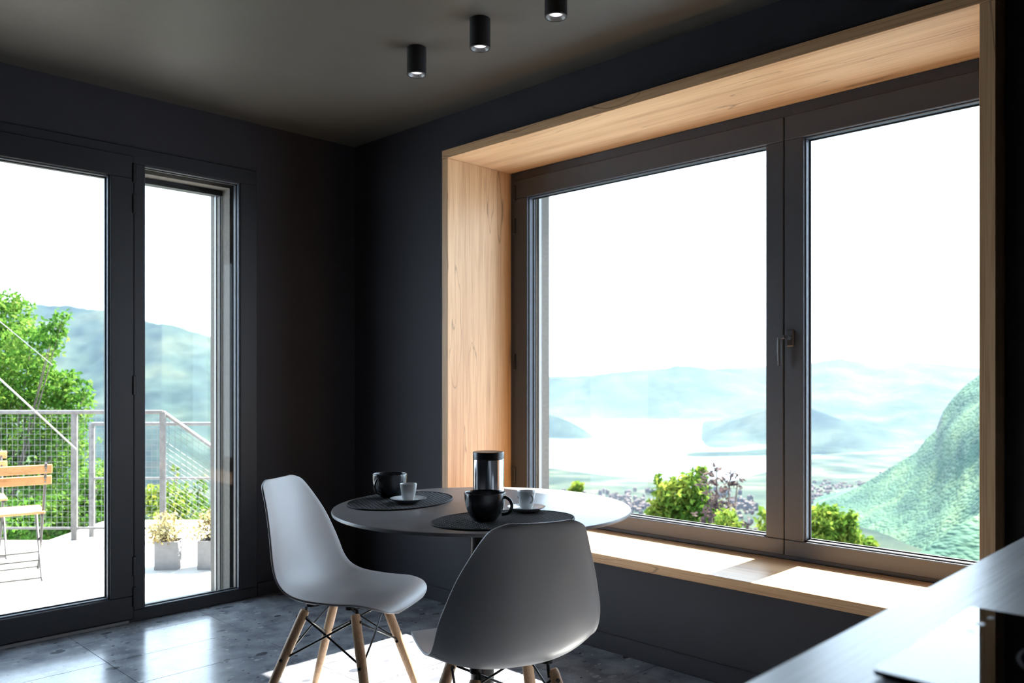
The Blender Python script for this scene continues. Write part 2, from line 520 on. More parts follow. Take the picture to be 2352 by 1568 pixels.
# inner leaf of the two walls (painted) and outer leaf (stucco)
structure(wall_with_hole('wall_right', 'y', XW, 3.28, YMIN, YW + 0.14, CEIL + 0.3,
                         (WY0 - TH, WY1 + TH, WZ0 - 0.04, WZ1 + TH)), 'dark painted wall around the large window')
structure(wall_with_hole('wall_left', 'x', YW, 4.28, XMIN, XW, CEIL + 0.3, (DX0, DX1, -0.02, DZ1)),
          'dark painted wall around the terrace door')
ow = wall_with_hole('exterior_wall', 'y', 3.2801, XO, YMIN, YO, CEIL + 0.3, (0.80, 3.050, 0.43, 2.30))
ow.data.materials[0] = M['stucco']; structure(ow, 'stucco outer leaf of the window wall')
ow = wall_with_hole('exterior_wall', 'x', 4.2801, YO, XMIN, 3.28, CEIL + 0.3, (0.12, 2.125, -0.15, 2.235))
ow.data.materials[0] = M['stucco']; structure(ow, 'stucco outer leaf of the terrace wall')
structure(boxo('wall_back', (XMIN, YMIN - 0.2, -0.3), (3.385, YMIN, CEIL + 0.3), M['wall']))
structure(boxo('wall_side', (XMIN - 0.2, YMIN - 0.2, -0.3), (XMIN, YO, CEIL + 0.3), M['wall']))
structure(boxo('ceiling', (XMIN, YMIN, CEIL), (XW, YW, CEIL + 0.15), M['ceiling']))
# roof slab with its eave over the window side
rf = boxo('roof_eave', (XMIN - 0.3, YMIN - 0.3, CEIL + 0.301), (4.02, YO + 0.1, CEIL + 0.45), M['roof'])
structure(rf, 'roof slab with an eave over the window')
# eave soffit edge that limits the sunlight on floor and table
structure(boxo('roof_fascia', (3.98, YMIN - 0.3, CEIL + 0.14), (4.02, YO + 0.1, CEIL + 0.3), M['roof']))

# floor slab and tiles
fl = boxo('floor', (XMIN, YMIN, -0.25), (XW, YW, -0.003), M['grout'])
structure(fl, 'grey pebble terrazzo floor of rectangular tiles')
TX, TY, GAP = 0.61, 0.33, 0.0030
tile_me = {}
def tile_mesh(w, d):
    k = (round(w, 4), round(d, 4))
    if k not in tile_me:
        bm = box(bmesh.new(), (0, 0, -0.01), (w, d, 0.0))
        me = bpy.data.meshes.new('tile'); bm.to_mesh(me); bm.free(); me.materials.append(M['floor'])
        tile_me[k] = me
    return tile_me[k]
x0 = 1.255 - TX * math.ceil((1.255 - XMIN) / TX)
y0 = 3.28 - TY * math.ceil((3.28 - YMIN) / TY)
i = 0
while x0 + i * TX < XW:
    j = 0
    while y0 + j * TY < YW:
        ax, ay = max(x0 + i * TX, XMIN), max(y0 + j * TY, YMIN)
        bx_, by_ = min(x0 + (i + 1) * TX, XW), min(y0 + (j + 1) * TY, YW)
        if bx_ - ax > 0.03 and by_ - ay > 0.03 and (bx_ + by_ > 1.4):
            t = link('tile', tile_mesh(bx_ - ax - GAP, by_ - ay - GAP), None, fl)
            t.location = (ax + GAP / 2, ay + GAP / 2, 0)
        j += 1
    i += 1
bm = box(bmesh.new(), (XMIN, YMIN, -0.01), (XW, YMIN + 0.01, 0.0))
bm.free()
rest = bmesh.new()
box(rest, (XMIN, YMIN, -0.0029), (XW, 1.0, -0.001))
o = obj('tile_field', rest, M['floor'], fl); o['kind'] = 'stuff'

# baseboards
structure(boxo('baseboard_right', (XW - 0.012, YMIN, 0), (XW, YW, 0.075), M['wall'], None, 0.003))
structure(boxo('baseboard_left', (DX1 + 0.001, YW - 0.012, 0), (XW - 0.0125, YW, 0.075), M['wall'], None, 0.003))

# ------------------------------------------------------------------ oak window surround
tr = structure(empty('trim_1', (XF, 1.95, WZ0)), 'oak box surround lining the deep window opening')
def kid(name, lo, hi, mat, parent, bevel=0.0015):
    off = parent.location
    lo = Vector(lo) - off; hi = Vector(hi) - off
    return boxo(name, lo, hi, mat, parent, bevel)
kid('head_board', (XF, WY0 - TH, WZ1), (XB + 0.03, WY1 + TH, WZ1 + TH - 0.001), M['oak_y'], tr)
kid('jamb_board', (XF, WY1, WZ0 + 0.0005), (XB + 0.03, WY1 + TH - 0.001, WZ1 - 0.0005), M['oak_z'], tr)
kid('jamb_board', (XF, WY0 - TH + 0.001, WZ0 + 0.0005), (XB + 0.03, WY0, WZ1 - 0.0005), M['oak_z'], tr)
kid('sill_board', (XF, WY0 - TH, WZ0 - 0.039), (XB + 0.03, WY1 + TH, WZ0), M['oak_y'], tr)

# ------------------------------------------------------------------ large two-leaf window
wn = structure(empty('window_1', (XB, 1.58, WZ0)), 'anthracite two-leaf window looking over the lake')
def ring(name, x0, x1, y0, y1, z0, z1, w, mat, parent, bevel=0.003, wb=None, wt=None, wl=None, wr=None):
    """four members of a frame in the YZ plane"""
    wb = wb or w; wt = wt or w; wl = wl or w; wr = wr or w
    off = parent.location if parent.parent is None else parent.parent.location + parent.location
    bm = bmesh.new()
    for lo, hi in (((x0, y0, z0), (x1, y1, z0 + wb)), ((x0, y0, z1 - wt), (x1, y1, z1)),
                   ((x0, y0, z0 + wb), (x1, y0 + wr, z1 - wt)), ((x0, y1 - wl, z0 + wb), (x1, y1, z1 - wt))):
        box(bm, Vector(lo) - off, Vector(hi) - off, bevel)
    return obj(name, bm, mat, parent)
ring('outer_frame', 3.214, 3.285, WY0, WY1, WZ0, WZ1, 0.050, M['frame'], wn)
# left leaf
sl = ring('sash', XB - 0.006, 3.27, 1.5835, 3.138, 0.4575, 2.268, 0.08, M['frame'], wn, 0.003, wb=0.066, wt=0.10, wl=0.093, wr=0.078)
sr = ring('sash', XB - 0.006, 3.27, 0.760, 1.5795, 0.4575, 2.268, 0.08, M['frame'], wn, 0.003, wb=0.066, wt=0.10, wl=0.082, wr=0.082)
for s, (y0_, y1_) in ((sl, (1.6615, 3.045)), (sr, (0.842, 1.4975))):
    # sloped glazing bead: a thin lighter line round the glass
    ring('glazing_bead', 3.214, 3.245, y0_ - 0.001, y1_ + 0.001, 0.5235 - 0.001, 2.168 + 0.001, 0.007, M['frame'], s, 0.0025)
    ring('gasket', 3.244, 3.252, y0_, y1_, 0.5235, 2.168, 0.011, M['gasket'], s, 0.0)
    off = wn.location
    p = boxo('pane', Vector((3.252, y0_ - 0.004, 0.52)) - off, Vector((3.258, y1_ + 0.004, 2.172)) - off, M['glass'], s)
kid('mullion_light_block', (3.222, 1.5838 - 0.02, 0.49), (3.268, 1.58 + 0.02, 2.266), M['gasket'], wn, 0.0)  # added filler between the leaves, blocks a slit of sun on the sill
# hinge covers down the left edge
for zc in (2.20, 2.02, 1.28, 0.66):
    kid('hinge_cover', (XB - 0.016, 3.128, zc - 0.045), (XB + 0.008, 3.146, zc + 0.045), M['hinge'], wn, 0.004)
# handle: base plate and a lever hanging down
h = kid('handle', (XB - 0.016, 1.535, 1.318), (XB - 0.0055, 1.566, 1.388), M['frame'], wn, 0.004)
bm = bmesh.new()
tube(bm, [(-0.012, -0.03, 0.915), (-0.045, -0.03, 0.915)], 0.009, 12)
tube(bm, [(-0.045, -0.022, 0.918), (-0.046, 0.0, 0.912), (-0.046, 0.0, 0.86), (-0.044, 0.0, 0.80)], [0.009, 0.010, 0.010, 0.008], 12)
obj('lever', bm, M['frame'], h, True, 40)
# aluminium blind guide and outer sill
kid('guide_rail', (3.29, 3.038, 0.46), (3.305, 3.0495, 2.29), M['alu'], wn)
kid('guide_rail', (3.312, 3.042, 0.46), (3.318, 3.0495, 2.29), M['alu'], wn)
structure(boxo('outer_window_sill', (3.2855, 0.80, 0.40), (3.44, 3.050, 0.4299), M['stucco'], None, 0.003))

# ------------------------------------------------------------------ terrace door
YD = 4.13
dr = structure(empty('door_1', (1.58, YD, 0)), 'anthracite glazed terrace door with a narrow fixed side light')
def dbox(bm, x0, x1, z0, z1, y0=YD, y1=4.21, bevel=0.003):
    box(bm, Vector((x0, y0, z0)) - dr.location, Vector((x1, y1, z1)) - dr.location, bevel)
bm = bmesh.new()                       # fixed outer frame with the post between leaf and side light
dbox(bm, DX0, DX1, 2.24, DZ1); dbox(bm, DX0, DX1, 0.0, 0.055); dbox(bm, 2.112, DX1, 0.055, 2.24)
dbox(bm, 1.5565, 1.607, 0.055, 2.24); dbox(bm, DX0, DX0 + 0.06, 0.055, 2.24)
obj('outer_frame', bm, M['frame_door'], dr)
bm = bmesh.new()                       # swinging leaf
yl = YD - 0.010
LX0 = 0.10
dbox(bm, LX0, 1.5535, 2.163, 2.272, yl); dbox(bm, LX0, 1.5535, 0.018, 0.130, yl)
dbox(bm, 1.445, 1.5535, 0.130, 2.163, yl); dbox(bm, LX0, LX0 + 0.108, 0.130, 2.163, yl)
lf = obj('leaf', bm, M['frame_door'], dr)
def dring(name, x0, x1, z0, z1, y0, y1, w, mat, parent, bevel=0.002):
    bm = bmesh.new()
    dbox(bm, x0, x1, z0, z0 + w, y0, y1, bevel); dbox(bm, x0, x1, z1 - w, z1, y0, y1, bevel)
    dbox(bm, x0, x0 + w, z0 + w, z1 - w, y0, y1, bevel); dbox(bm, x1 - w, x1, z0 + w, z1 - w, y0, y1, bevel)
    return obj(name, bm, mat, parent)
dring('glazing_bead', LX0 + 0.107, 1.446, 0.129, 2.164, YD + 0.004, YD + 0.03, 0.008, M['frame'], lf)
dring('gasket', LX0 + 0.108, 1.445, 0.130, 2.163, YD + 0.03, YD + 0.042, 0.012, M['gasket'], lf, 0.0)
dring('glazing_bead', 1.606, 2.113, 0.054, 2.241, YD + 0.006, YD + 0.03, 0.008, M['frame'], dr)
dring('gasket', 1.607, 2.112, 0.055, 2.240, YD + 0.03, YD + 0.042, 0.012, M['gasket'], dr, 0.0)
bm = bmesh.new(); dbox(bm, LX0 + 0.10, 1.449, 0.126, 2.167, YD + 0.042, YD + 0.048, 0.0)
obj('pane', bm, M['glass'], lf)
bm = bmesh.new(); dbox(bm, 1.603, 2.116, 0.051, 2.244, YD + 0.042, YD + 0.048, 0.0)
obj('pane', bm, M['glass'], dr)
for zc in (2.19, 2.04, 1.155, 0.275, 0.125):
    bm = bmesh.new(); dbox(bm, 1.547, 1.563, zc - 0.048, zc + 0.048, YD - 0.017, YD + 0.002, 0.003)
    obj('hinge_cover', bm, M['hinge'], dr)
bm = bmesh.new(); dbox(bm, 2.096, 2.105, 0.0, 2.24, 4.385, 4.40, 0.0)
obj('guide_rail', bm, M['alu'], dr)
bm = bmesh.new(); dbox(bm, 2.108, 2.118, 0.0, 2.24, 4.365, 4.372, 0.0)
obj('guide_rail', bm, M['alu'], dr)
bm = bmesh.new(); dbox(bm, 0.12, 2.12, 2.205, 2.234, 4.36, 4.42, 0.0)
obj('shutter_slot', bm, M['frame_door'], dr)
# outside threshold
structure(boxo('stone_threshold', (0.12, 4.215, -0.149), (2.1245, 4.56, -0.015), M['terrace'], None, 0.004))
structure(boxo('trim_2', (0.45, 4.118, 0.0), (1.53, 4.129, 0.014), M['table_edge'], None, 0.002), 'thin metal floor strip under the door leaf')

# ------------------------------------------------------------------ ceiling spotlights
def em_mat(name, col, s):
    m, nt, b = mat_new(name)
    b.inputs['Base Color'].default_value = rgba(col)
    b.inputs['Emission Color'].default_value = rgba(col)
    b.inputs['Emission Strength'].default_value = s
    b.inputs['Roughness'].default_value = 0.3
    return m
M['lamp_lens'] = em_mat('lamp_lens', (0.9, 0.92, 0.95), 0.10)
lamp_names = ('black cylindrical ceiling spotlight farthest from the camera, nearest the dark corner',
              'black cylindrical ceiling spotlight in the middle of the row of three',
              'black cylindrical ceiling spotlight cut off by the top edge of the photo')
LR, LH = 0.0405, 0.115
lamp0 = None
for k, y in enumerate((2.715, 2.325, 1.932)):
    root = empty('ceiling_spotlight', (2.18, y, CEIL))
    tag(root, lamp_names[k], 'spotlight', 'row of ceiling spotlights')
    if lamp0 is None:
        lamp0 = root
        bm = lathe(bmesh.new(), [(0, 0), (LR - 0.002, 0), (LR, -0.002), (LR, -LH + 0.0015), (LR - 0.0015, -LH), (LR - 0.005, -LH), (LR - 0.006, -LH + 0.003), (LR - 0.006, -LH + 0.03)], 48)
        obj('body', bm, M['lamp'], root, True, 35)
        bm = lathe(bmesh.new(), [(LR - 0.0062, -LH + 0.001), (LR - 0.0155, -LH + 0.0135), (LR - 0.016, -LH + 0.02)], 48)
        obj('baffle', bm, M['lamp_ring'], root, True)
        bm = lathe(bmesh.new(), [(0, -LH + 0.0105), (LR - 0.0165, -LH + 0.0125), (LR - 0.016, -LH + 0.016), (0, -LH + 0.021)], 40)
        obj('lens', bm, M['lamp_lens'], root, True)
    else:
        for ch in lamp0.children:
            c = ch.copy(); COL.objects.link(c); c.parent = root

# ------------------------------------------------------------------ round table
TC = (1.929, 2.046); TZ = 0.75; TR = 0.505
tb = empty('round_table', (TC[0], TC[1], 0))
tag(tb, 'round table with a thin dark laminate top on a black central column', 'table')
bm = lathe(bmesh.new(), [(0, TZ), (TR - 0.006, TZ), (TR - 0.001, TZ - 0.0015)], 128)
top = obj('table_top', lathe(bm, [(TR - 0.001, TZ - 0.0015), (TR, TZ - 0.004), (TR - 0.002, TZ - 0.011), (TR - 0.012, TZ - 0.013), (0, TZ - 0.013)], 128), M['table'], tb, True, 30)
bm = lathe(bmesh.new(), [(TR - 0.0005, TZ - 0.003), (TR + 0.0006, TZ - 0.005), (TR - 0.0005, TZ - 0.0115), (TR - 0.004, TZ - 0.012), (TR - 0.004, TZ - 0.003), (TR - 0.0005, TZ - 0.003)], 128)
obj('edge_band', bm, M['table_edge'], top, True, 40)
bm = lathe(bmesh.new(), [(0, 0.015), (0.040, 0.015), (0.0385, 0.70), (0.0385, TZ - 0.02), (0, TZ - 0.02)], 40)
obj('column', bm, M['steel_black'], tb, True, 40)
bm = lathe(bmesh.new(), [(0, 0), (0.23, 0), (0.231, 0.006), (0.225, 0.012), (0.06, 0.018), (0.04, 0.03), (0, 0.03)], 64)
obj('base_plate', bm, M['steel_black'], tb, True, 30)
bm = bmesh.new()
for a in range(4):
    R = Matrix.Rotation(math.radians(45 + 90 * a), 4, 'Z')
    box(bm, (0.03, -0.018, TZ - 0.032), (0.26, 0.018, TZ - 0.0135), 0.002, 1, R)
obj('support_cross', bm, M['steel_black'], tb)

# ------------------------------------------------------------------ shell chairs
def catmull(pts, n):
    P = np.array(pts, float); out = []
    segs = len(P) - 1
    for t in np.linspace(0, segs, n):
        i = min(int(t), segs - 1); u = t - i
        p0 = P[max(i - 1, 0)]; p1 = P[i]; p2 = P[i + 1]; p3 = P[min(i + 2, segs)]
        out.append(0.5 * ((2 * p1) + (-p0 + p2) * u + (2 * p0 - 5 * p1 + 4 * p2 - p3) * u * u + (-p0 + 3 * p1 - 3 * p2 + p3) * u ** 3))
    return np.array(out)

def make_shell():
    # centre line (y forward, z), half width, rim line (y, z)
    K = [(0.262, 0.400, 0.105, 0.256, 0.398),
         (0.258, 0.412, 0.150, 0.252, 0.410),
         (0.245, 0.427, 0.182, 0.240, 0.425),
         (0.215, 0.438, 0.206, 0.212, 0.439),
         (0.160, 0.438, 0.218, 0.160, 0.449),
         (0.090, 0.428, 0.224, 0.095, 0.449),
         (0.010, 0.416, 0.230, 0.028, 0.452),
         (-0.065, 0.412, 0.234, -0.040, 0.460),
         (-0.125, 0.424, 0.236, -0.092, 0.480),
         (-0.168, 0.460, 0.235, -0.122, 0.516),
         (-0.190, 0.515, 0.229, -0.140, 0.566),
         (-0.206, 0.580, 0.212, -0.158, 0.624),
         (-0.222, 0.648, 0.191, -0.179, 0.684),
         (-0.238, 0.711, 0.168, -0.203, 0.736),
         (-0.252, 0.763, 0.148, -0.226, 0.778),
         (-0.262, 0.797, 0.132, -0.244, 0.806),
         (-0.267, 0.815, 0.113, -0.254, 0.818),
         (-0.269, 0.825, 0.084, -0.260, 0.826)]
    n, m = 60, 37
    C = catmull(K, n)
    T = np.gradient(C[:, :2], axis=0); T /= np.linalg.norm(T, axis=1)[:, None]
    V = np.sin(np.linspace(-1, 1, m) * math.pi / 2 * 0.92) / math.sin(math.pi / 2 * 0.92)
    P = np.zeros((n, m, 3))
    for i in range(n):
        y, z, w, ry, rz = C[i]
        for j, v in enumerate(V):
            a = abs(v)
            f = a ** 2.6
            roll = max(0.0, (a - 0.94) / 0.06) * 0.05     # the rim rolls outwards a little
            P[i, j] = (w * v, y + (ry - y) * (f - roll), z + (rz - z) * (f - roll))
    return P

CH_LABELS = ('light grey plastic shell chair seen from its side in front of the dark corner',
             'grey plastic shell chair with its back turned to the camera, nearest the window sill')

def make_chair(label):
    root = empty('shell_chair')
    tag(root, label, 'chair', 'shell chairs at the round table')
    sh = grid_mesh('seat_shell', make_shell(), M['shell'], root)
    so = sh.modifiers.new('thickness', 'SOLIDIFY'); so.thickness = 0.0075; so.offset = -1.0; so.use_rim = True
    so2 = sh.modifiers.new('rounding', 'SUBSURF'); so2.levels = 1; so2.render_levels = 1
    tops = {}; feet = {}
    for sx in (-1, 1):
        for fy in (1, -1):
            top = Vector((sx * 0.112, 0.098 if fy > 0 else -0.092, 0.385))
            foot = Vector((sx * 0.205, 0.205 if fy > 0 else -0.235, 0.0))
            tops[sx, fy], feet[sx, fy] = top, foot
            d = foot - top
            bm = tube(bmesh.new(), [top, top + d * 0.02, top + d * 0.3, top + d * 0.6, top + d * 0.97, foot], [0.0135, 0.0165, 0.0172, 0.0160, 0.0118, 0.0112], 18)
            lg = obj('leg', bm, M['beech'], root, True, 40)
            # bolts through the leg
            for q in (0.06, 0.42):
                c = top + d * q
                ax = Vector((0, 1, 0)) if q < 0.1 else Vector((1, 0, 0))
                obj('bolt', tube(bmesh.new(), [c - ax * 0.021, c + ax * 0.021], 0.0055, 10), M['steel_black'], lg, True, 40)
            # metal cap and strut to the seat mount
            bm = bmesh.new()
            mt = Vector((sx * 0.105, 0.075 if fy > 0 else -0.075, 0.405))
            tube(bm, [top + d * 0.05 + Vector((-sx * 0.016, 0, 0)), top + Vector((-sx * 0.012, 0, 0.012)), mt + Vector((0, 0, 0.004))], 0.0055, 8)
            tube(bm, [mt + Vector((0, 0, -0.006)), mt + Vector((0, 0, 0.012))], 0.016, 14)
            obj('bracket', bm, M['steel_black'], root, True, 40)
    def brace(a, b, s):
        p = tops[a].lerp(feet[a], 0.05); q = tops[b].lerp(feet[b], 0.42)
        mid = (p + q) / 2
        dirv = Vector((mid.x, mid.y, 0)).normalized() * 0.004 * s
        bm = tube(bmesh.new(), [p, mid + dirv, q], 0.0036, 8)
        obj('brace', bm, M['steel_black'], root, True)
    for a, b in (((-1, 1), (-1, -1)), ((1, 1), (1, -1)), ((-1, 1), (1, 1)), ((-1, -1), (1, -1))):
        brace(a, b, 1); brace(b, a, -1)
    # seat mount frame rods
    bm = bmesh.new()
    tube(bm, [(-0.105, 0.075, 0.401), (0.105, -0.075, 0.397)], 0.004, 8)
    tube(bm, [(0.105, 0.075, 0.401), (-0.105, -0.075, 0.397)], 0.004, 8)
    obj('mount_rods', bm, M['steel_black'], root, True)
    return root

def face(o, x, y, dx, dy):
    o.location = (x, y, 0)
    o.rotation_euler = (0, 0, math.atan2(dy, dx) - math.pi / 2)     # chair faces +Y in its own frame

chair_a = make_chair(CH_LABELS[0])
face(chair_a, 1.662, 2.477, 0.479, -0.878)
def copy_tree(o, parent=None):
    c = o.copy(); COL.objects.link(c); c.parent = parent
    for ch in o.children:
        copy_tree(ch, c)
    return c
chair_b = copy_tree(chair_a)
chair_b['label'] = CH_LABELS[1]
face(chair_b, 1.621, 1.638, 0.40, 0.917)

# ------------------------------------------------------------------ things on the table
def weave_mat():
    m, nt, b = mat_new('woven_mat')
    L = nt.links
    tc = nt.nodes.new('ShaderNodeTexCoord')
    mp = nt.nodes.new('ShaderNodeMapping'); mp.inputs['Rotation'].default_value = (0, 0, 0.785)
    L.new(tc.outputs['Object'], mp.inputs['Vector'])
    br = nt.nodes.new('ShaderNodeTexNoise'); br.inputs['Scale'].default_value = 30
    L.new(mp.outputs['Vector'], br.inputs['Vector'])
    r = nt.nodes.new('ShaderNodeValToRGB')
    r.color_ramp.elements[0].color = (0.016, 0.017, 0.022, 1); r.color_ramp.elements[1].color = (0.034, 0.034, 0.040, 1)
    L.new(br.outputs['Fac'], r.inputs['Fac']); L.new(r.outputs['Color'], b.inputs['Base Color'])
    b.inputs['Roughness'].default_value = 0.6
    b.inputs['Specular IOR Level'].default_value = 0.25
    return m
M['mat'] = weave_mat()

def make_placemat(label, x, y, rz):
    A, B = 0.231, 0.168
    root = empty('placemat', (x, y, TZ + 0.0002), rz)
    tag(root, label, 'placemat', 'oval woven placemats')
    bm = bmesh.new()
    lathe(bm, [(0, 0), (1.0, 0), (1.0, 0.0012), (0.985, 0.0022), (0, 0.0022)], 96)
    for v in bm.verts:
        v.co.x *= A; v.co.y *= B
    obj('backing', bm, M['mat'], root)
    # woven strands: little raised lozenges in alternating directions
    bm = bmesh.new()
    s = 0.0105
    nx = int(A / s) + 2; ny = int(B / s) + 2
    for i in range(-nx, nx + 1):
        for j in range(-ny, ny + 1):
            cx, cy = i * s, j * s
            if (cx / (A - 0.006)) ** 2 + (cy / (B - 0.006)) ** 2 > 1:
                continue
            if (i + j) % 2:
                hx, hy = 0.0056, 0.0036
            else:
                hx, hy = 0.0036, 0.0056
            a = [bm.verts.new((cx + sx * hx, cy + sy * hy, 0.0021)) for sx, sy in ((-1, -1), (1, -1), (1, 1), (-1, 1))]
            t = [bm.verts.new((cx + sx * hx * 0.55, cy + sy * hy * 0.55, 0.0040)) for sx, sy in ((-1, -1), (1, -1), (1, 1), (-1, 1))]
            bm.faces.new(t)
            for k in range(4):
                bm.faces.new((a[k], a[(k + 1) % 4], t[(k + 1) % 4], t[k]))
    o = obj('weave', bm, M['mat'], root); o['kind'] = 'stuff'
    bm = bmesh.new()
    pts = [(A * 0.988 * math.cos(2 * math.pi * k / 96), B * 0.984 * math.sin(2 * math.pi * k / 96), 0.0028) for k in range(96)]
    tube(bm, pts, 0.0024, 8, closed=True)
    obj('rim', bm, M['mat'], root, True)
    return root

RZ_A = math.atan2(-0.93, 0.36) - math.pi / 2
RZ_B = math.atan2(0.888, 0.46) - math.pi / 2
make_placemat('oval dark woven placemat in front of the chair seen from its side', 1.802, 2.331, RZ_A)
make_placemat('oval dark woven placemat in front of the chair with its back to the camera', 1.776, 1.787, RZ_B + 0.12)
MATZ = TZ + 0.0042

def arc_handle(bm, r0, zc, h, reach, rad, n=18):
    """C-shaped handle in the XZ plane, leaving the wall at x=r0"""
    pts = []; rr = []
    for k in range(n):
        a = math.radians(100 - 200 * k / (n - 1))
        pts.append((r0 - 0.004 + reach * max(0.0, math.cos(a) + 0.17) / 1.17, 0, zc + h * math.sin(a)))
        rr.append(rad * (1.25 if k in (0, n - 1) else 1.0))
    return tube(bm, pts, rr, 12)

def make_mug(label, x, y, rz):
    root = empty('mug', (x, y, MATZ), rz)
    tag(root, label, 'mug', 'dark wide mugs')
    out = [(0, 0.002), (0.030, 0.002), (0.031, 0.0), (0.035, 0.0), (0.036, 0.003), (0.046, 0.014), (0.0555, 0.032), (0.0605, 0.052), (0.0625, 0.070), (0.0630, 0.0835), (0.0622, 0.0855),
           (0.0600, 0.0850), (0.0590, 0.080), (0.0575, 0.055), (0.052, 0.033), (0.042, 0.016), (0.030, 0.009), (0, 0.008)]
    soften(obj('bowl', lathe(bmesh.new(), out, 40), M['mug'], root, True), 2)
    obj('handle', arc_handle(bmesh.new(), 0.058, 0.046, 0.026, 0.030, 0.0052), M['mug'], root, True)
    return root
view = lambda d: math.atan2(d.y, d.x)
make_mug('wide anthracite mug standing on the far placemat beside a white espresso cup', 1.822, 2.425, view(-FWD * 0.8 - RGT * 0.45))
make_mug('wide anthracite mug on the near placemat with its handle out to the side', 1.722, 1.815, view(RGT * 0.98 - FWD * 0.2))

def make_espresso(label, x, y, rz, stain):
    root = empty('espresso_cup', (x, y, MATZ + 0.006), rz)
    tag(root, label, 'espresso cup', 'white espresso cups')
    out = [(0, 0.002), (0.016, 0.002), (0.0165, 0), (0.0190, 0), (0.0195, 0.003), (0.0220, 0.010), (0.0255, 0.024), (0.0280, 0.042), (0.0300, 0.0575), (0.0295, 0.0595),
           (0.0282, 0.0585), (0.0255, 0.042), (0.0225, 0.024), (0.017, 0.010), (0, 0.008)]
    soften(obj('bowl', lathe(bmesh.new(), out, 32), M['porcelain'], root, True), 2)
    obj('handle', arc_handle(bmesh.new(), 0.025, 0.036, 0.0125, 0.016, 0.0034, 14), M['porcelain'], root, True)
    if stain:
        # dark printed emblem on the bowl
        bm = bmesh.new()
        for zz, a0, a1 in ((0.041, -2.05, -1.85), (0.0385, -2.1, -1.8), (0.036, -2.05, -1.85)):
            r_ = 0.0283 + (zz - 0.042) * 0.14
            vs = []
            for k in range(5):
                a = a0 + (a1 - a0) * k / 4
                vs.append((r_ * math.cos(a), r_ * math.sin(a), zz))
            tube(bm, vs, 0.0012, 6)
        obj('emblem', bm, M['coffee'], root, True)
    return root
def make_saucer(label, x, y):
    prof = [(0, 0.0015), (0.030, 0.0015), (0.031, 0), (0.034, 0), (0.035, 0.002), (0.050, 0.0075), (0.0635, 0.0135), (0.0640, 0.0150), (0.0625, 0.0152), (0.050, 0.0100), (0.036, 0.0060), (0.030, 0.0058), (0, 0.0055)]
    o = obj('saucer', lathe(bmesh.new(), prof, 64), M['porcelain'], None, True)
    soften(o, 1)
    o.location = (x, y, MATZ)
    tag(o, label, 'saucer', 'white saucers')
    return o
E1 = (1.790, 2.275); E2 = (1.940, 1.848)
make_saucer('white saucer on the far placemat under an espresso cup', *E1)
make_saucer('white saucer on the near placemat beside the mug with its handle out', *E2)
make_espresso('white espresso cup in front of the far mug', E1[0], E1[1], view(FWD * 0.95 + RGT * 0.2), False)
make_espresso('white espresso cup with its small handle showing, beside the near mug', E2[0], E2[1], view(RGT * 0.55 - FWD * 0.84), True)

cn = empty('canister', (2.006, 2.096, TZ))
tag(cn, 'polished steel storage canister with a black lid at the table centre', 'canister')
bm = lathe(bmesh.new(), [(0, 0), (0.053, 0), (0.0545, 0.0015), (0.0545, 0.1515), (0.053, 0.153), (0.052, 0.153)], 64)
obj('body', bm, M['steel'], cn, True, 40)
bm = lathe(bmesh.new(), [(0.050, 0.1535), (0.0540, 0.1535), (0.0550, 0.1545), (0.0550, 0.1755), (0.0535, 0.178), (0.03, 0.1795), (0, 0.180)], 64)
obj('lid', bm, M['lid'], cn, True, 35)

# ------------------------------------------------------------------ kitchen peninsula and hob
CY, CZ = 0.353, 0.92
ct = empty('kitchen_peninsula', (1.6, 0.0, 0))
tag(ct, 'kitchen peninsula with a dark grained worktop running to the window wall', 'counter')
kid('worktop', (0.42, -0.37, CZ - 0.03), (XW - 0.013, CY, CZ), M['counter'], ct, 0.0015)
kid('cabinet_body', (0.46, -0.33, 0.08), (XW - 0.014, CY - 0.03, CZ - 0.0305), M['cabinet'], ct, 0.002)
kid('plinth', (0.50, -0.28, 0.0), (XW - 0.014, CY - 0.08, 0.0795), M['lid'], ct, 0.0)
for k in range(4):
    xa = 0.465 + k * 0.59
    kid('cabinet_door', (xa, CY - 0.0295, 0.09), (xa + 0.585, CY - 0.012, CZ - 0.035), M['cabinet'], ct, 0.002)
HX0, HX1, HY1 = 0.729, 1.009, 0.279
hb = empty('induction_hob', (HX0, HY1, CZ))
tag(hb, 'black glass induction hob with rounded corners lying on the worktop', 'hob')
def rounded_slab(x0, x1, y0, y1, z0, z1, r, n=8):
    bm = bmesh.new()
    pts = []
    for cx, cy, a0 in ((x1 - r, y1 - r, 0), (x0 + r, y1 - r, 90), (x0 + r, y0 + r, 180), (x1 - r, y0 + r, 270)):
        for k in range(n + 1):
            a = math.radians(a0 + 90 * k / n)
            pts.append((cx + r * math.cos(a), cy + r * math.sin(a)))
    lo = [bm.verts.new((x, y, z0)) for x, y in pts]; hi = [bm.verts.new((x, y, z1)) for x, y in pts]
    bm.faces.new(hi); bm.faces.new(lo[::-1])
    for k in range(len(pts)):
        k2 = (k + 1) % len(pts)
        bm.faces.new((lo[k], lo[k2], hi[k2], hi[k]))
    return bm
obj('glass_top', rounded_slab(0, HX1 - HX0, -0.51, 0, 0.0035, 0.0085, 0.006), M['hob'], hb)
obj('underside', rounded_slab(0.006, HX1 - HX0 - 0.006, -0.504, -0.006, 0.0002, 0.0034, 0.005), M['lid'], hb)
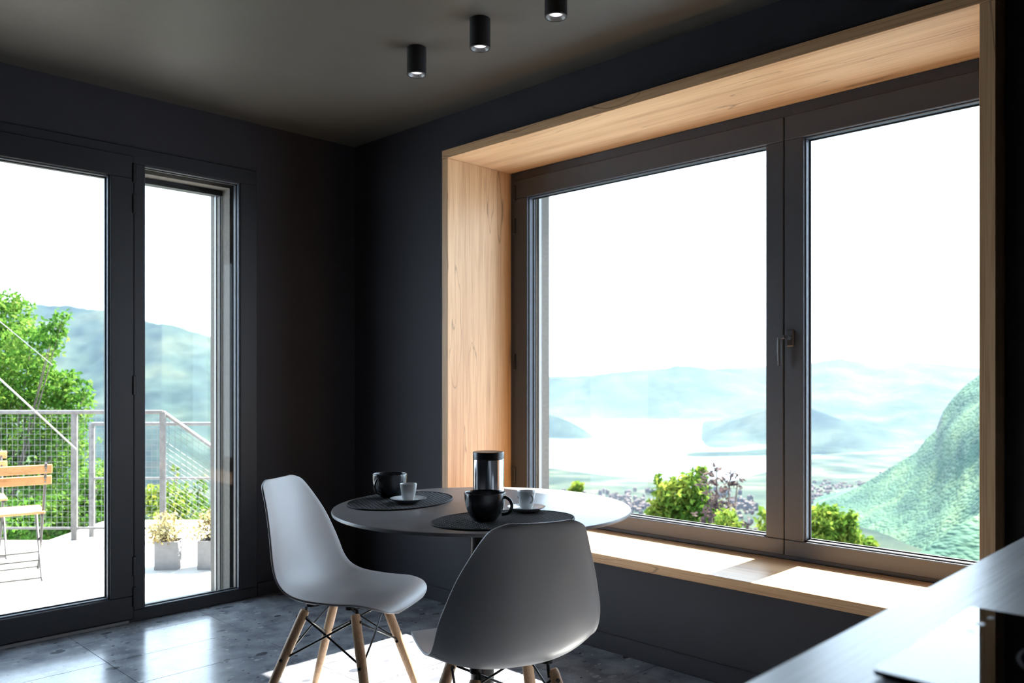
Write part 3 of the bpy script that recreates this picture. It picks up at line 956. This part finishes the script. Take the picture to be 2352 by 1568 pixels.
def ring_print(cx, cy, r, w):
    bm = bmesh.new()
    n = 64
    a = [bm.verts.new((cx + r * math.cos(2 * math.pi * k / n), cy + r * math.sin(2 * math.pi * k / n), 0.0087)) for k in range(n)]
    b = [bm.verts.new((cx + (r - w) * math.cos(2 * math.pi * k / n), cy + (r - w) * math.sin(2 * math.pi * k / n), 0.0087)) for k in range(n)]
    for k in range(n):
        bm.faces.new((a[k], a[(k + 1) % n], b[(k + 1) % n], b[k]))
    return bm
obj('cooking_zone_ring', ring_print(0.142, -0.165, 0.085, 0.0022), M['hob_print'], hb)
obj('cooking_zone_ring', ring_print(0.142, -0.385, 0.070, 0.0022), M['hob_print'], hb)
for sx_, sy_, w_, d_ in ((0.246, -0.030, 0.012, 0.007), (0.214, -0.028, 0.012, 0.008), (0.180, -0.028, 0.010, 0.007)):
    bm = rounded_slab(sx_ - w_ / 2, sx_ + w_ / 2, sy_ - d_ / 2, sy_ + d_ / 2, 0.0084, 0.0087, 0.003, 4)
    obj('touch_mark', bm, M['hob_print'], hb)

# ================================================================== outside: terrace
TZ0 = -0.15
DR = 6.83                                     # depth of the railing
tpts = [(-3.4, 4.515), (3.37, 4.515), (3.37, 5.2)]
e_r = gnd(520, DR, 0); e_l = gnd(-500, DR, 0)
tpts += [(e_r.x, e_r.y), (e_l.x, e_l.y)]
bm = bmesh.new()
lo = [bm.verts.new((x, y, TZ0 - 0.35)) for x, y in tpts]; hi = [bm.verts.new((x, y, TZ0)) for x, y in tpts]
bm.faces.new(hi); bm.faces.new(lo[::-1])
for k in range(len(tpts)):
    bm.faces.new((lo[k], lo[(k + 1) % len(tpts)], hi[(k + 1) % len(tpts)], hi[k]))
structure(obj('terrace_floor', bm, M['terrace']), 'sunlit pale stone terrace outside the door')

def railing(name, label, posts, rail_pts, panels, infill=True, rail_r=(0.02, 0.012), mids=()):
    root = empty(name, posts[0][0])
    tag(root, label, 'railing')
    inv = root.location.copy()
    for a, b in posts:
        u = (RGT * 0.022)
        bm = bmesh.new()
        fr = Vector(a) - inv; to = Vector(b) - inv
        Mx = Matrix((( RGT.x, FWD.x, 0), (RGT.y, FWD.y, 0), (0, 0, 1))).to_4x4()
        Mx.translation = fr
        box(bm, (-0.024, -0.012, 0), (0.024, 0.012, to.z - fr.z), 0.002, 1, Mx)
        obj('post', bm, M['rail'], root)
    for k in range(len(rail_pts) - 1):
        a = Vector(rail_pts[k]) - inv; b = Vector(rail_pts[k + 1]) - inv
        bm = tube(bmesh.new(), [a, b], 0.017, 8)
        obj('handrail', bm, M['rail'], root)
    for a, b in mids:
        obj('mid_rail', tube(bmesh.new(), [Vector(a) - inv, Vector(b) - inv], 0.011, 8), M['rail'], root)
    if infill:
        bm = bmesh.new()
        for (pa, pb, za0, za1, zb0, zb1) in panels:
            s = 0.046
            n = max(2, int((Vector(pb) - Vector(pa)).length / s))
            for k in range(n + 1):
                q = Vector(pa).lerp(Vector(pb), k / n)
                z0 = za0 + (zb0 - za0) * k / n; z1 = za1 + (zb1 - za1) * k / n
                tube(bm, [Vector((q.x, q.y, z0)) - inv, Vector((q.x, q.y, z1)) - inv], 0.0012, 4, False)
            m = int((za1 - za0) / s)
            for k in range(m + 1):
                f = k * s
                a = Vector((pa[0], pa[1], za0 + f)); b = Vector((pb[0], pb[1], zb0 + f))
                tube(bm, [a - inv, b - inv], 0.0012, 4, False)
        o = obj('wire_mesh', bm, M['wire'], root); o['kind'] = 'stuff'
    return root
RZT = at(372, 946, DR).z
pl = gnd(-420, DR, 0); pc = gnd(374, DR, 0); pr = gnd(560, DR + 0.4, 0)
zr = at(560, 946 + 132, DR + 0.4).z
posts = [((gnd(px, DR, TZ0).x, gnd(px, DR, TZ0).y, TZ0), (0, 0, RZT)) for px in (374, 171, -60, -300)]
rp = [(pl.x, pl.y, RZT), (pc.x, pc.y, RZT), (pr.x, pr.y, zr)]
railing('terrace_railing', 'galvanised terrace railing with wire mesh and a handrail dropping along the steps', posts, rp,
        [((pl.x, pl.y, 0), (pc.x, pc.y, 0), TZ0 + 0.1, RZT - 0.02, TZ0 + 0.1, RZT - 0.02),
         ((pc.x, pc.y, 0), (pr.x, pr.y, 0), TZ0 + 0.1, RZT - 0.02, TZ0 + 0.1 + zr - RZT, zr - 0.02)],
        mids=[((pl.x, pl.y, TZ0 + 0.10), (pc.x, pc.y, TZ0 + 0.10)), ((pc.x, pc.y, TZ0 + 0.10), (pr.x, pr.y, TZ0 + 0.10 + zr - RZT))])
D2 = 7.5
z2 = at(208, 973, D2).z
a2 = gnd(211, D2, 0); b2 = gnd(640, D2, 0)
zm = at(208, 1098, D2).z
g_stair = structure(boxo('stair_landing', (-0.3, -0.5, -0.2), (2.2, 0.9, 0), M['terrace']), 'stone stair landing beyond the terrace edge')
zl = at(208, 1232, D2).z
g_stair.location = (a2.x, a2.y, zl); g_stair.rotation_euler = (0, 0, math.atan2(RGT.y, RGT.x))
railing('stair_railing', 'second plain railing of posts and two rails behind the mesh railing',
        [((a2.x, a2.y, zl), (0, 0, z2)), ((b2.x, b2.y, zl), (0, 0, z2))],
        [(a2.x, a2.y, z2), (b2.x, b2.y, z2)], [], False, mids=[((a2.x, a2.y, zm), (b2.x, b2.y, zm))])
for k, (p0, p1, lab) in enumerate((((-140, 742), (176, 1032), 'thin bright stay cable crossing the tree, the lower of two'),
                                   ((-140, 622), (120, 838), 'thin bright stay cable crossing the tree, the upper of two'))):
    a, b = at(p0[0], p0[1], 6.3), at(p1[0], p1[1], 6.3 + 1.6 * k)
    o = obj('stay_cable', tube(bmesh.new(), [a, b], 0.0065 - 0.003 * k, 8), M['alu'], None, True)
    tag(o, lab, 'cable', 'stay cables')

# ------------------------------------------------------------------ folding bistro chairs
def make_bistro(label, loc, rz, proto=None):
    if proto:
        r = copy_tree(proto); r['label'] = label
        r.location = loc; r.rotation_euler = (0, 0, rz)
        return r
    root = empty('folding_chair', loc, rz)
    tag(root, label, 'folding chair', 'folding chairs on the terrace')
    W = 0.215
    # two back slats
    for z0, y0_ in ((0.715, -0.238), (0.640, -0.210)):
        bm = box(bmesh.new(), (-W - 0.02, y0_ - 0.009, z0), (W + 0.02, y0_ + 0.009, z0 + 0.058), 0.004, 2)
        s = obj('back_slat', bm, M['slat'], root)
        for sx in (-1, 1):
            for dz in (0.017, 0.041):
                obj('rivet', tube(bmesh.new(), [(sx * (W - 0.018), y0_ - 0.0145, z0 + dz), (sx * (W - 0.018), y0_ - 0.008, z0 + dz)], 0.006, 10), M['alu'], s)
    for k in range(6):
        y0_ = -0.14 + k * 0.058
        bm = box(bmesh.new(), (-W + 0.01, y0_, 0.436), (W - 0.01, y0_ + 0.050, 0.454), 0.003, 1)
        obj('seat_slat', bm, M['slat'], root)
    for sx in (-1, 1):
        bm = bmesh.new()      # back upright running down to the front foot
        x = sx * (W - 0.018)
        tube(bm, [(x, -0.255, 0.785), (x, -0.190, 0.62), (x * 0.99, -0.10, 0.43), (x, 0.05, 0.22), (x, 0.215, 0.006)], 0.0085, 8)
        obj('front_leg', bm, M['chair_metal'], root)
        bm = bmesh.new()
        x = sx * (W - 0.035)
        tube(bm, [(x, 0.16, 0.425), (x, 0.02, 0.23), (x, -0.20, 0.006)], 0.0085, 8)
        obj('rear_leg', bm, M['chair_metal'], root)
        bm = bmesh.new()
        tube(bm, [(sx * (W - 0.03), -0.15, 0.428), (sx * (W - 0.03), 0.20, 0.428)], 0.008, 8)
        obj('seat_rail', bm, M['chair_metal'], root)
    for y0_, z0, w_ in ((0.205, 0.02, W - 0.018), (-0.185, 0.02, W - 0.035), (0.11, 0.14, W - 0.018), (-0.09, 0.12, W - 0.035)):
        bm = tube(bmesh.new(), [(-w_, y0_, z0), (w_, y0_, z0)], 0.006, 8)
        obj('stretcher', bm, M['chair_metal'], root)
    return root
cc = gnd(18, 5.50, TZ0)
bistro = make_bistro('wooden slat folding chair seen from behind on the sunlit terrace', (cc.x, cc.y, TZ0), YAW - math.pi / 2 + 0.62)
cc2 = gnd(-62, 6.15, TZ0)
make_bistro('second slat folding chair at the very edge of the photo, only a seat corner showing', (cc2.x, cc2.y, TZ0), YAW + 2.2, bistro)

# ------------------------------------------------------------------ foliage builders
rng = np.random.default_rng(11)
def leaf_cloud(name, blobs, n, size, mat, parent, org, flat=0.0):
    """blobs: (center, (rx, ry, rz)) - leaves fill the shells of ellipsoids"""
    vol = np.array([(b[1][0] * b[1][1] * b[1][2]) ** (0.75) for b in blobs]); vol /= vol.sum()
    pick = rng.choice(len(blobs), n, p=vol)
    C = np.array([tuple(b[0]) for b in blobs])[pick]; R = np.array([b[1] for b in blobs])[pick]
    d = rng.normal(size=(n, 3)); d /= np.linalg.norm(d, axis=1)[:, None]
    rad = rng.uniform(0.25, 1.0, n) ** 0.5
    # lumpy outline
    lump = 1 + 0.22 * np.sin(d[:, 0] * 7 + pick) * np.sin(d[:, 1] * 6 + pick * 2) + 0.12 * np.sin(d[:, 2] * 11 + pick)
    P = C + d * R * (rad * lump)[:, None] - np.array(org)
    a = rng.normal(size=(n, 3)); a /= np.linalg.norm(a, axis=1)[:, None]
    b = np.cross(a, rng.normal(size=(n, 3))); b /= np.linalg.norm(b, axis=1)[:, None]
    s = size * rng.uniform(0.6, 1.25, n)[:, None]
    V = np.stack([P - a * s, P + b * s * 0.45, P + a * s, P - b * s * 0.45], 1).reshape(-1, 3)
    F = np.arange(4 * n).reshape(n, 4)
    me = bpy.data.meshes.new(name)
    me.vertices.add(4 * n); me.vertices.foreach_set('co', V.ravel())
    me.loops.add(4 * n); me.loops.foreach_set('vertex_index', F.ravel())
    me.polygons.add(n); me.polygons.foreach_set('loop_start', np.arange(0, 4 * n, 4))
    me.update(calc_edges=True)
    o = link(name, me, mat, parent)
    return o

def make_tree(name, label, cat, base, blobs, n, size, mat, twigs=True, group=None, trunk_r=0.06):
    root = empty(name, base)
    tag(root, label, cat, group)
    leaf_cloud('foliage', blobs, n, size, mat, root, base)
    bm = bmesh.new()
    b0 = Vector(base)
    top = sum((Vector(b[0]) for b in blobs), Vector()) / len(blobs) - b0
    tube(bm, [(0, 0, 0), top * 0.5 + Vector((0.05, 0.03, 0)), top], [trunk_r, trunk_r * 0.7, trunk_r * 0.4], 8)
    for c, r in blobs:
        q = Vector(c) - b0
        s = top * 0.55
        tube(bm, [s, s.lerp(q, 0.55) + Vector((0, 0, 0.06 * r[2])), q], [trunk_r * 0.5, trunk_r * 0.3, trunk_r * 0.12], 6)
    obj('trunk', bm, M['bark'], root, True)
    return root

def blob(px, py, depth, rpx, rz=None, rd=None):
    r = rpx * depth / FPX
    return (at(px, py, depth), (r if rd is None else r, r, (rz * depth / FPX) if rz else r))

# tree beyond the railing, left
DT = 9.4
tl = [blob(-40, 770, DT, 95), blob(25, 735, DT, 55), blob(15, 690, DT, 34, 30), blob(70, 800, DT - .3, 62), blob(118, 770, DT - .5, 40, 30), blob(145, 728, DT - .6, 20, 18), blob(128, 748, DT - .55, 24, 20),
      blob(30, 870, DT, 95, 70), blob(110, 890, DT, 66, 55), blob(160, 905, DT + .1, 44, 50), blob(60, 980, DT + .2, 110, 70), blob(185, 940, DT, 34, 40), blob(207, 890, DT, 7, 18),
      blob(-120, 900, DT, 160, 130), blob(150, 1010, DT + .2, 62, 60), blob(-150, 1080, DT, 160, 140), blob(40, 1100, DT + .3, 110, 90), blob(150, 1100, DT + .4, 80, 80)]
gz = -3.0
bt = gnd(-80, DT + 0.6, gz)
make_tree('maple_tree', 'leafy bright green tree just beyond the terrace railing', 'tree', (bt.x, bt.y, gz), tl, 30000, 0.036, M['leaf_a'], trunk_r=0.03)
# shrubs behind the mesh
sh = [blob(90, 1200, 8.4, 95, 60), blob(190, 1180, 8.5, 70, 60), blob(225, 1120, 8.6, 44, 60), blob(0, 1210, 8.3, 90, 55)]
b_ = gnd(110, 8.5, -2.0)
make_tree('shrub', 'dense green shrub behind the wire mesh below the leafy tree', 'shrub', (b_.x, b_.y, -2.0), sh, 8000, 0.034, M['leaf_a'], group='terrace shrubs')
sh = [blob(380, 1150, 9.0, 60, 44), blob(345, 1170, 9.0, 40, 60), blob(440, 1175, 9.1, 50, 40), blob(405, 1085, 9.2, 9, 34), blob(370, 1215, 8.8, 75, 30), blob(460, 1120, 9.2, 16, 30), blob(470, 1215, 8.8, 50, 25)]
b_ = gnd(390, 9.0, -2.0)
make_tree('shrub', 'airy light green shrub behind the planters and the stair rail', 'shrub', (b_.x, b_.y, -2.0), sh, 2300, 0.035, M['leaf_b'], group='terrace shrubs', trunk_r=0.03)

# planters with dry shrubs
def make_planter(label, px, base_py, wpx):
    dep = (EYE - TZ0) * FPX / (base_py - 873)
    c = gnd(px, dep, TZ0)
    w = wpx * dep / FPX; hgt = w * 1.2
    root = empty('planter', (c.x, c.y, TZ0), YAW - math.pi / 2 + 0.06)
    tag(root, label, 'planter', 'square planters on the terrace')
    bm = bmesh.new()
    a = w / 2; t = 0.012
    for lo, hi in (((-a, -a, 0), (a, -a + t, hgt)), ((-a, a - t, 0), (a, a, hgt)), ((-a, -a + t, 0), (-a + t, a - t, hgt)), ((a - t, -a + t, 0), (a, a - t, hgt)), ((-a + t, -a + t, 0), (a - t, a - t, 0.012))):
        box(bm, lo, hi)
    obj('pot', bm, M['pot'], root)
    obj('soil', box(bmesh.new(), (-a + t, -a + t, hgt - 0.05), (a - t, a - t, hgt - 0.02)), M['soil'], root)
    bl = [((random.uniform(-1, 1) * w * 0.62, random.uniform(-1, 1) * w * 0.6, hgt + random.uniform(0.02, 0.15)), (w * 0.42, w * 0.42, w * 0.34)) for _ in range(10)]
    leaf_cloud('dry_leaves', bl, 800, 0.016, M['leaf_c'], root, (0, 0, 0))
    bm = bmesh.new()
    for k in range(22):
        q = Vector(random.choice(bl)[0]) + Vector((random.uniform(-.06, .06), random.uniform(-.06, .06), random.uniform(0, .05)))
        s = Vector((random.uniform(-.04, .04), random.uniform(-.04, .04), hgt - 0.025))
        tube(bm, [s, s.lerp(q, 0.5) + Vector((0, 0, 0.02)), q], [0.003, 0.0025, 0.0012], 5)
    obj('twigs', bm, M['bark'], root)
    return root
make_planter('square grey planter with a dry yellowish shrub, fully visible behind the side light', 391, 1303, 53)
make_planter('square grey planter partly hidden by the door reveal', 489, 1302, 54)

# ------------------------------------------------------------------ trees below the big window
def low_tree(label, blobs, n, size, mat, base_px, dep, grp='trees below the window'):
    g = gnd(base_px, dep, -9.0 * dep / 18)
    # the crown goes on below the part the window shows, down to the hillside
    cx = sum((Vector(b[0]) for b in blobs), Vector()) / len(blobs)
    low = min(b[0].z for b in blobs)
    rr = max(max(b[1]) for b in blobs)
    for q, (dz, k) in enumerate(((0.5, 1.0), (1.5, 1.1), (2.7, 1.1), (3.9, 0.9))):
        a_ = q * 2.1
        c_ = Vector((cx.x + math.cos(a_) * rr * 0.35, cx.y + math.sin(a_) * rr * 0.35, low - dz * max(rr, 0.5) * 1.3))
        blobs = blobs + [(c_, (rr * k, rr * k, max(rr, 0.5) * 1.0))]
    n = int(n * 4.2)
    return make_tree('small_tree', label, 'tree', (g.x, g.y, g.z), blobs, n, size, mat, group=grp, trunk_r=0.10)
DW = 17.0
low_tree('green bushy tree top below the left window pane', [blob(1545, 1138, DW, 46, 42), blob(1518, 1180, DW, 32, 40), blob(1588, 1120, DW, 36, 40), blob(1600, 1180, DW, 60, 52), blob(1511, 1098, DW, 8, 14), blob(1560, 1225, DW, 80, 36), blob(1612, 1088, DW, 13, 22)],
         4200, 0.085, M['leaf_b'], 1560, DW)
low_tree('thin purple-brown leafed tree beside the green tree top', [blob(1630, 1120, DW - 3.2, 24, 60), blob(1660, 1150, DW - 3.2, 26, 70), blob(1694, 1105, DW - 3.2, 14, 30), blob(1646, 1072, DW - 3.2, 8, 14), blob(1676, 1100, DW - 3.2, 10, 30), blob(1640, 1200, DW - 3.2, 40, 50)],
         520, 0.062, M['leaf_d'], 1650, DW - 3.2)
low_tree('yellow-green bush low in front of the thin purple tree', [blob(1670, 1200, DW - 6.0, 30, 34), blob(1650, 1225, DW - 6.0, 40, 26), blob(1690, 1225, DW - 6.0, 20, 30)], 900, 0.050, M['leaf_b'], 1668, DW - 6.0)
low_tree('small olive bush at the foot of the window mullion', [blob(1755, 1200, DW, 20, 36), blob(1772, 1230, DW, 30, 30), blob(1790, 1190, DW, 24, 50)], 700, 0.075, M['leaf_b'], 1765, DW)
low_tree('yellow-green round tree top in the right window pane', [blob(1890, 1200, DW + 2, 48, 44), blob(1940, 1215, DW + 2, 34, 34), blob(1870, 1240, DW + 2, 60, 34), blob(1955, 1190, DW + 2, 14, 18), blob(2000, 1250, DW + 2, 14, 18), blob(1960, 1250, DW + 2, 36, 20)],
         2600, 0.085, M['leaf_b'], 1900, DW + 2)
low_tree('small distant yellow-green tree top above the table edge', [blob(1328, 1118, 60, 14, 12), blob(1318, 1125, 60, 14, 10), blob(1330, 1150, 60, 22, 20)], 420, 0.22, M['leaf_b'], 1326, 60)

# ================================================================== landscape
def fbm(x, y, seed, octv=5, f0=1.0):
    r = np.random.default_rng(seed)
    out = np.zeros_like(x); amp = 1.0; f = f0
    for _ in range(octv):
        for _k in range(3):
            th = r.uniform(0, 2 * math.pi); ph = r.uniform(0, 2 * math.pi)
            out += amp / 3 * np.sin((x * math.cos(th) + y * math.sin(th)) * f + ph + 1.3 * np.sin((y * math.cos(th) - x * math.sin(th)) * f * 0.7 + ph))
        amp *= 0.52; f *= 1.97
    return out
FW2 = np.array(FWD[:2]); RT2 = np.array(RGT[:2])
LAKE = -500.0
def pxd(px, D):
    return FW2[None] * np.asarray(D)[:, None] + RT2[None] * ((np.asarray(px) - 1176) / FPX * np.asarray(D))[:, None]

M['forest_far'] = land_mat('forest_far', ((0.018, 0.030, 0.024), (0.026, 0.040, 0.030), (0.042, 0.056, 0.038)), 0.0012, 0.006)
M['forest_mid'] = land_mat('forest_mid', ((0.012, 0.024, 0.020), (0.022, 0.037, 0.027), (0.045, 0.056, 0.036)), 0.0025, 0.012)
M['forest_near'] = land_mat('forest_near', ((0.026, 0.058, 0.042), (0.045, 0.088, 0.056), (0.075, 0.120, 0.066)), 0.010, 0.06, bump=0.9, bscale=0.12, bdist=7.0, rock=((0.10, 0.105, 0.115), 0.34))
M['fields'] = land_mat('valley_fields', ((0.010, 0.022, 0.016), (0.030, 0.042, 0.026), (0.075, 0.072, 0.05)), 0.004, 0.011)
M['water'] = plain('lake_water', (0.10, 0.17, 0.20), rough=0.16, var=0.04, scale=0.002, spec=0.6)

def mountain(name, label, ridge, mat, front, back, foot=LAKE - 5, n=150, m=50, rough=0.10, seed=1, power=1.25, gully=0.0, nscale=700.0):
    """ridge: (px, py, depth); surface falls from the ridge to the foot on both sides"""
    R = np.array(ridge, float)
    s = np.linspace(0, 1, n)
    t0 = np.linspace(0, 1, len(R))
    px = np.interp(s, t0, R[:, 0]); py = np.interp(s, t0, R[:, 1]); D = np.interp(s, t0, R[:, 2])
    zr = EYE + (873 - py) / FPX * D
    ker = np.hanning(max(5, n // 5) | 1); ker /= ker.sum(); hw = len(ker) // 2
    zsm = np.convolve(np.pad(zr, hw, mode='reflect', reflect_type='odd'), ker, mode='valid')
    tt = np.concatenate([np.linspace(-1, 0, int(m * 0.75), endpoint=False), np.linspace(0, 1, int(m * 0.25))])
    P = np.zeros((n, len(tt), 3))
    for j, t in enumerate(tt):
        run = front if t < 0 else back
        Dj = D + t * run
        xy = pxd(px, np.maximum(Dj, 50))
        prof = (1 - abs(t)) ** power
        kk = min(1.0, abs(t) * 6.0)
        hgt = zr * (1 - kk) + zsm * kk - foot
        wob = fbm(xy[:, 0] / nscale, xy[:, 1] / nscale, seed, 6)
        k = math.sin(math.pi * min(1, abs(t) * 1.0)) if abs(t) < 1 else 0
        gl = gully * k * np.sin(px * 0.03 + 5.0 * t + 2.5 * fbm(xy[:, 0] / 400., xy[:, 1] / 400., seed + 3, 3))
        P[:, j, :2] = xy
        P[:, j, 2] = foot + hgt * prof + hgt * rough * wob * (0.15 + k) * (0.0 if abs(t) < 1e-6 else 1.0) + hgt * gl + hgt * 0.012 * fbm(xy[:, 0] / 60., xy[:, 1] / 60., seed + 9, 3)
    o = grid_mesh(name, P, mat)
    structure(o, label)
    return o

mountain('mountain_ridge', 'palest mountain ridge on the horizon beyond the lake',
         [(900, 850, 17000), (1200, 866, 17000), (1500, 858, 17000), (1650, 846, 17000), (1850, 836, 17000), (1930, 822, 17000), (2010, 838, 17000), (2100, 830, 17000), (2300, 850, 17000), (2600, 860, 17000)], M['forest_far'], 3000, 2500, seed=2)
mountain('mountain_across_lake', 'long hazy mountain rising from the far lake shore',
         [(1000, 858, 12200), (1180, 880, 12200), (1266, 868, 12200), (1340, 869, 12200), (1375, 859, 12200), (1480, 848, 12200), (1530, 846, 12200), (1556, 838, 12200), (1610, 843, 12200), (1700, 862, 12200), (1800, 900, 12000), (1900, 940, 11500), (2000, 955, 11500)], M['forest_far'], 1650, 2500, seed=3, rough=0.07)
mountain('mountain_beyond_valley', 'hazy green mountain filling the right window pane above the valley',
         [(1600, 1000, 8000), (1640, 968, 8100), (1700, 950, 8300), (1760, 926, 8800), (1830, 905, 9000), (1900, 884, 9000), (1960, 902, 9000), (2010, 912, 9000), (2070, 890, 9000), (2130, 878, 9000), (2200, 892, 9000), (2300, 880, 9000), (2500, 860, 9000)], M['forest_mid'], 2300, 2500, seed=5, rough=0.06)
mountain('headland', 'small wooded headland entering the lake beside the window jamb',
         [(1040, 880, 7700), (1180, 930, 7600), (1266, 952, 7500), (1305, 966, 7450), (1340, 985, 7400), (1364, 1003, 7300)], M['forest_mid'], 420, 500, seed=6, rough=0.05, m=30)
mountain('wooded_point', 'wooded point reaching into the lake left of the mullion',
         [(1612, 996, 7300), (1650, 978, 7250), (1690, 962, 7200), (1740, 944, 7100), (1800, 925, 7000), (1860, 935, 6900), (1950, 970, 6600), (2100, 1000, 6400)], M['forest_mid'], 700, 900, seed=7, rough=0.05, m=30)
mountain('peninsula', 'flat wooded strip of land lying in the lake',
         [(1576, 1044, 5500), (1592, 1038, 5500), (1640, 1037, 5500), (1700, 1036, 5550), (1760, 1030, 5600), (1860, 1024, 5650), (1960, 1030, 5700), (2030, 1046, 5700)], M['forest_mid'], 110, 200, seed=8, rough=0.05, m=16, power=0.6)
mountain('mountain_opposite', 'large hazy mountain seen through the terrace door',
         [(-700, 740, 6500), (-300, 700, 6300), (0, 694, 6000), (60, 697, 6000), (160, 703, 6000), (240, 712, 5900), (332, 737, 5800), (372, 740, 5700), (420, 755, 5700), (482, 773, 5700), (600, 800, 5700), (800, 850, 5700)], M['forest_mid'], 2700, 2500, foot=-540, seed=9, rough=0.045, gully=0.015, n=260, m=110)
mountain('forested_slope', 'steep forested mountainside with cliffs at the right of the view',
         [(1700, 1295, 2350), (1820, 1205, 2400), (1905, 1150, 2450), (1985, 1110, 2450), (2060, 1064, 2400), (2105, 1038, 2350), (2128, 1004, 2350), (2150, 985, 2320), (2165, 945, 2320), (2185, 920, 2300), (2215, 890, 2260), (2250, 862, 2250), (2330, 790, 2200), (2500, 640, 2200)],
         M['forest_near'], 1150, 1500, foot=-520, n=300, m=170, seed=12, rough=0.060, gully=0.03, power=1.0, nscale=190.0)
mountain('forested_spur', 'closest sunlit forest spur at the lower right of the view',
         [(1900, 1420, 900), (2040, 1330, 950), (2110, 1272, 980), (2160, 1235, 1000), (2200, 1205, 1020), (2250, 1180, 1040), (2330, 1120, 1060), (2500, 1000, 1100)],
         M['forest_near'], 420, 500, foot=-330, n=200, m=120, seed=15, rough=0.045, power=1.0, nscale=90.0)

# valley floor sloping down to the shore
pxs = np.linspace(-900, 3200, 160)
shore = np.interp(pxs, [-900, 1000, 1268, 1330, 1400, 1500, 1600, 1680, 1712, 1760, 1850, 2000, 3200], [5000, 4800, 4690, 4500, 4320, 4170, 4090, 4060, 4250, 4500, 5200, 6500, 7000])
u = np.linspace(0, 1, 110) ** 2.2
P = np.zeros((len(pxs), len(u) + 1, 3))
for j, uu in enumerate(u):
    D = 9.5 + (shore - 9.5) * uu
    xy = pxd(pxs, D)
    z = np.interp(D, [9, 14, 20, 60, 300, 1000, 1500, 2000, 3000, 3800], [-3.2, -5.5, -8.5, -27, -125, -262, -338, -372, -440, -482])
    fr = np.clip((D - 3800) / np.maximum(shore - 3800, 1), 0, 1)
    z = np.where(D > 3800, -482 + fr * (LAKE + 482), z)
    z = z + np.clip(D / 4000, 0, 1) * (1 - uu ** 6) * 14 * fbm(xy[:, 0] / 330., xy[:, 1] / 330., 21, 4)
    P[:, j, :2] = xy; P[:, j, 2] = z
P[:, -1] = P[:, -2]; P[:, -1, 2] = LAKE - 30
structure(grid_mesh('valley_ground', P, M['fields']), 'patchwork of fields and trees falling to the lake shore')
# lake
bm = bmesh.new()
q = [gnd(-800, 3500, LAKE), gnd(3300, 3500, LAKE), gnd(3300, 13000, LAKE), gnd(-800, 13000, LAKE)]
bm.faces.new([bm.verts.new(v) for v in q])
structure(obj('lake', bm, M['water']), 'pale bright lake surface')

# villages: far too small to tell apart
M['house'] = plain('village_wall', (0.052, 0.046, 0.046), rough=0.9, var=0.25, scale=0.02)
M['house_roof'] = plain('village_roof', (0.045, 0.030, 0.026), rough=0.9, var=0.2, scale=0.02)
V = []; F = []; MI = []
hr = random.Random(5)
def zland(px, D):
    return float(np.interp(D, [1000, 1500, 2000, 3000, 3800, 4100], [-262, -338, -372, -440, -482, -496]))
for _ in range(700):
    if hr.random() < 0.6:
        px = hr.uniform(1290, 1740); D = hr.gauss(2700, 350)
    else:
        px = hr.uniform(1850, 2060); D = hr.gauss(3300, 350)
    p = gnd(px, D, zland(px, D) + 8)
    w, d, h_ = hr.uniform(4, 8.5), hr.uniform(3.5, 7), hr.uniform(2, 6)
    a = hr.uniform(0, 3.14); ca, sa = math.cos(a), math.sin(a)
    b0 = len(V)
    for z_ in (-12, h_):
        for sx, sy in ((-1, -1), (1, -1), (1, 1), (-1, 1)):
            V.append((p.x + ca * sx * w - sa * sy * d, p.y + sa * sx * w + ca * sy * d, p.z + z_))
    for sx in (-1, 1):
        V.append((p.x + ca * sx * w, p.y + sa * sx * w, p.z + h_ + 4))
    for f in ((0, 1, 5, 4), (1, 2, 6, 5), (2, 3, 7, 6), (3, 0, 4, 7), (5, 6, 9), (7, 4, 8)):
        F.append([b0 + k for k in f]); MI.append(0)
    for f in ((4, 5, 9, 8), (6, 7, 8, 9)):
        F.append([b0 + k for k in f]); MI.append(1)
me = bpy.data.meshes.new('village')
me.from_pydata(V, [], F); me.materials.append(M['house']); me.materials.append(M['house_roof'])
me.polygons.foreach_set('material_index', MI); me.update()
o = link('village', me)
o['kind'] = 'stuff'; o['label'] = 'scattered pale houses of the villages down in the valley'; o['category'] = 'village'

# ------------------------------------------------------------------ haze in the valley
hm = bpy.data.materials.new('valley_haze'); hm.use_nodes = True
nt = hm.node_tree; nt.nodes.clear()
out = nt.nodes.new('ShaderNodeOutputMaterial'); vs = nt.nodes.new('ShaderNodeVolumeScatter')
vs.inputs['Color'].default_value = (0.0255, 0.0362, 0.0600, 1)
vs.inputs['Density'].default_value = 2.0e-4
vs.inputs['Anisotropy'].default_value = 0.2
nt.links.new(vs.outputs[0], out.inputs['Volume'])
bm = bmesh.new()
cor = [gnd(-3200, 650, 0), gnd(5600, 650, 0)]
c0 = FWD * 200 - RGT * 9000; c1 = FWD * 200 + RGT * 9000; c2 = FWD * 10800 + RGT * 9000; c3 = FWD * 10800 - RGT * 9000
vb = [bm.verts.new((c.x, c.y, -700)) for c in (c0, c1, c2, c3)]; vt = [bm.verts.new((c.x, c.y, 1600)) for c in (c0, c1, c2, c3)]
bm.faces.new(vb[::-1]); bm.faces.new(vt)
for k in range(4):
    bm.faces.new((vb[k], vb[(k + 1) % 4], vt[(k + 1) % 4], vt[k]))
hz = obj('haze', bm, hm)
hz['kind'] = 'stuff'; hz['label'] = 'blue summer haze over the lake valley'; hz['category'] = 'haze'
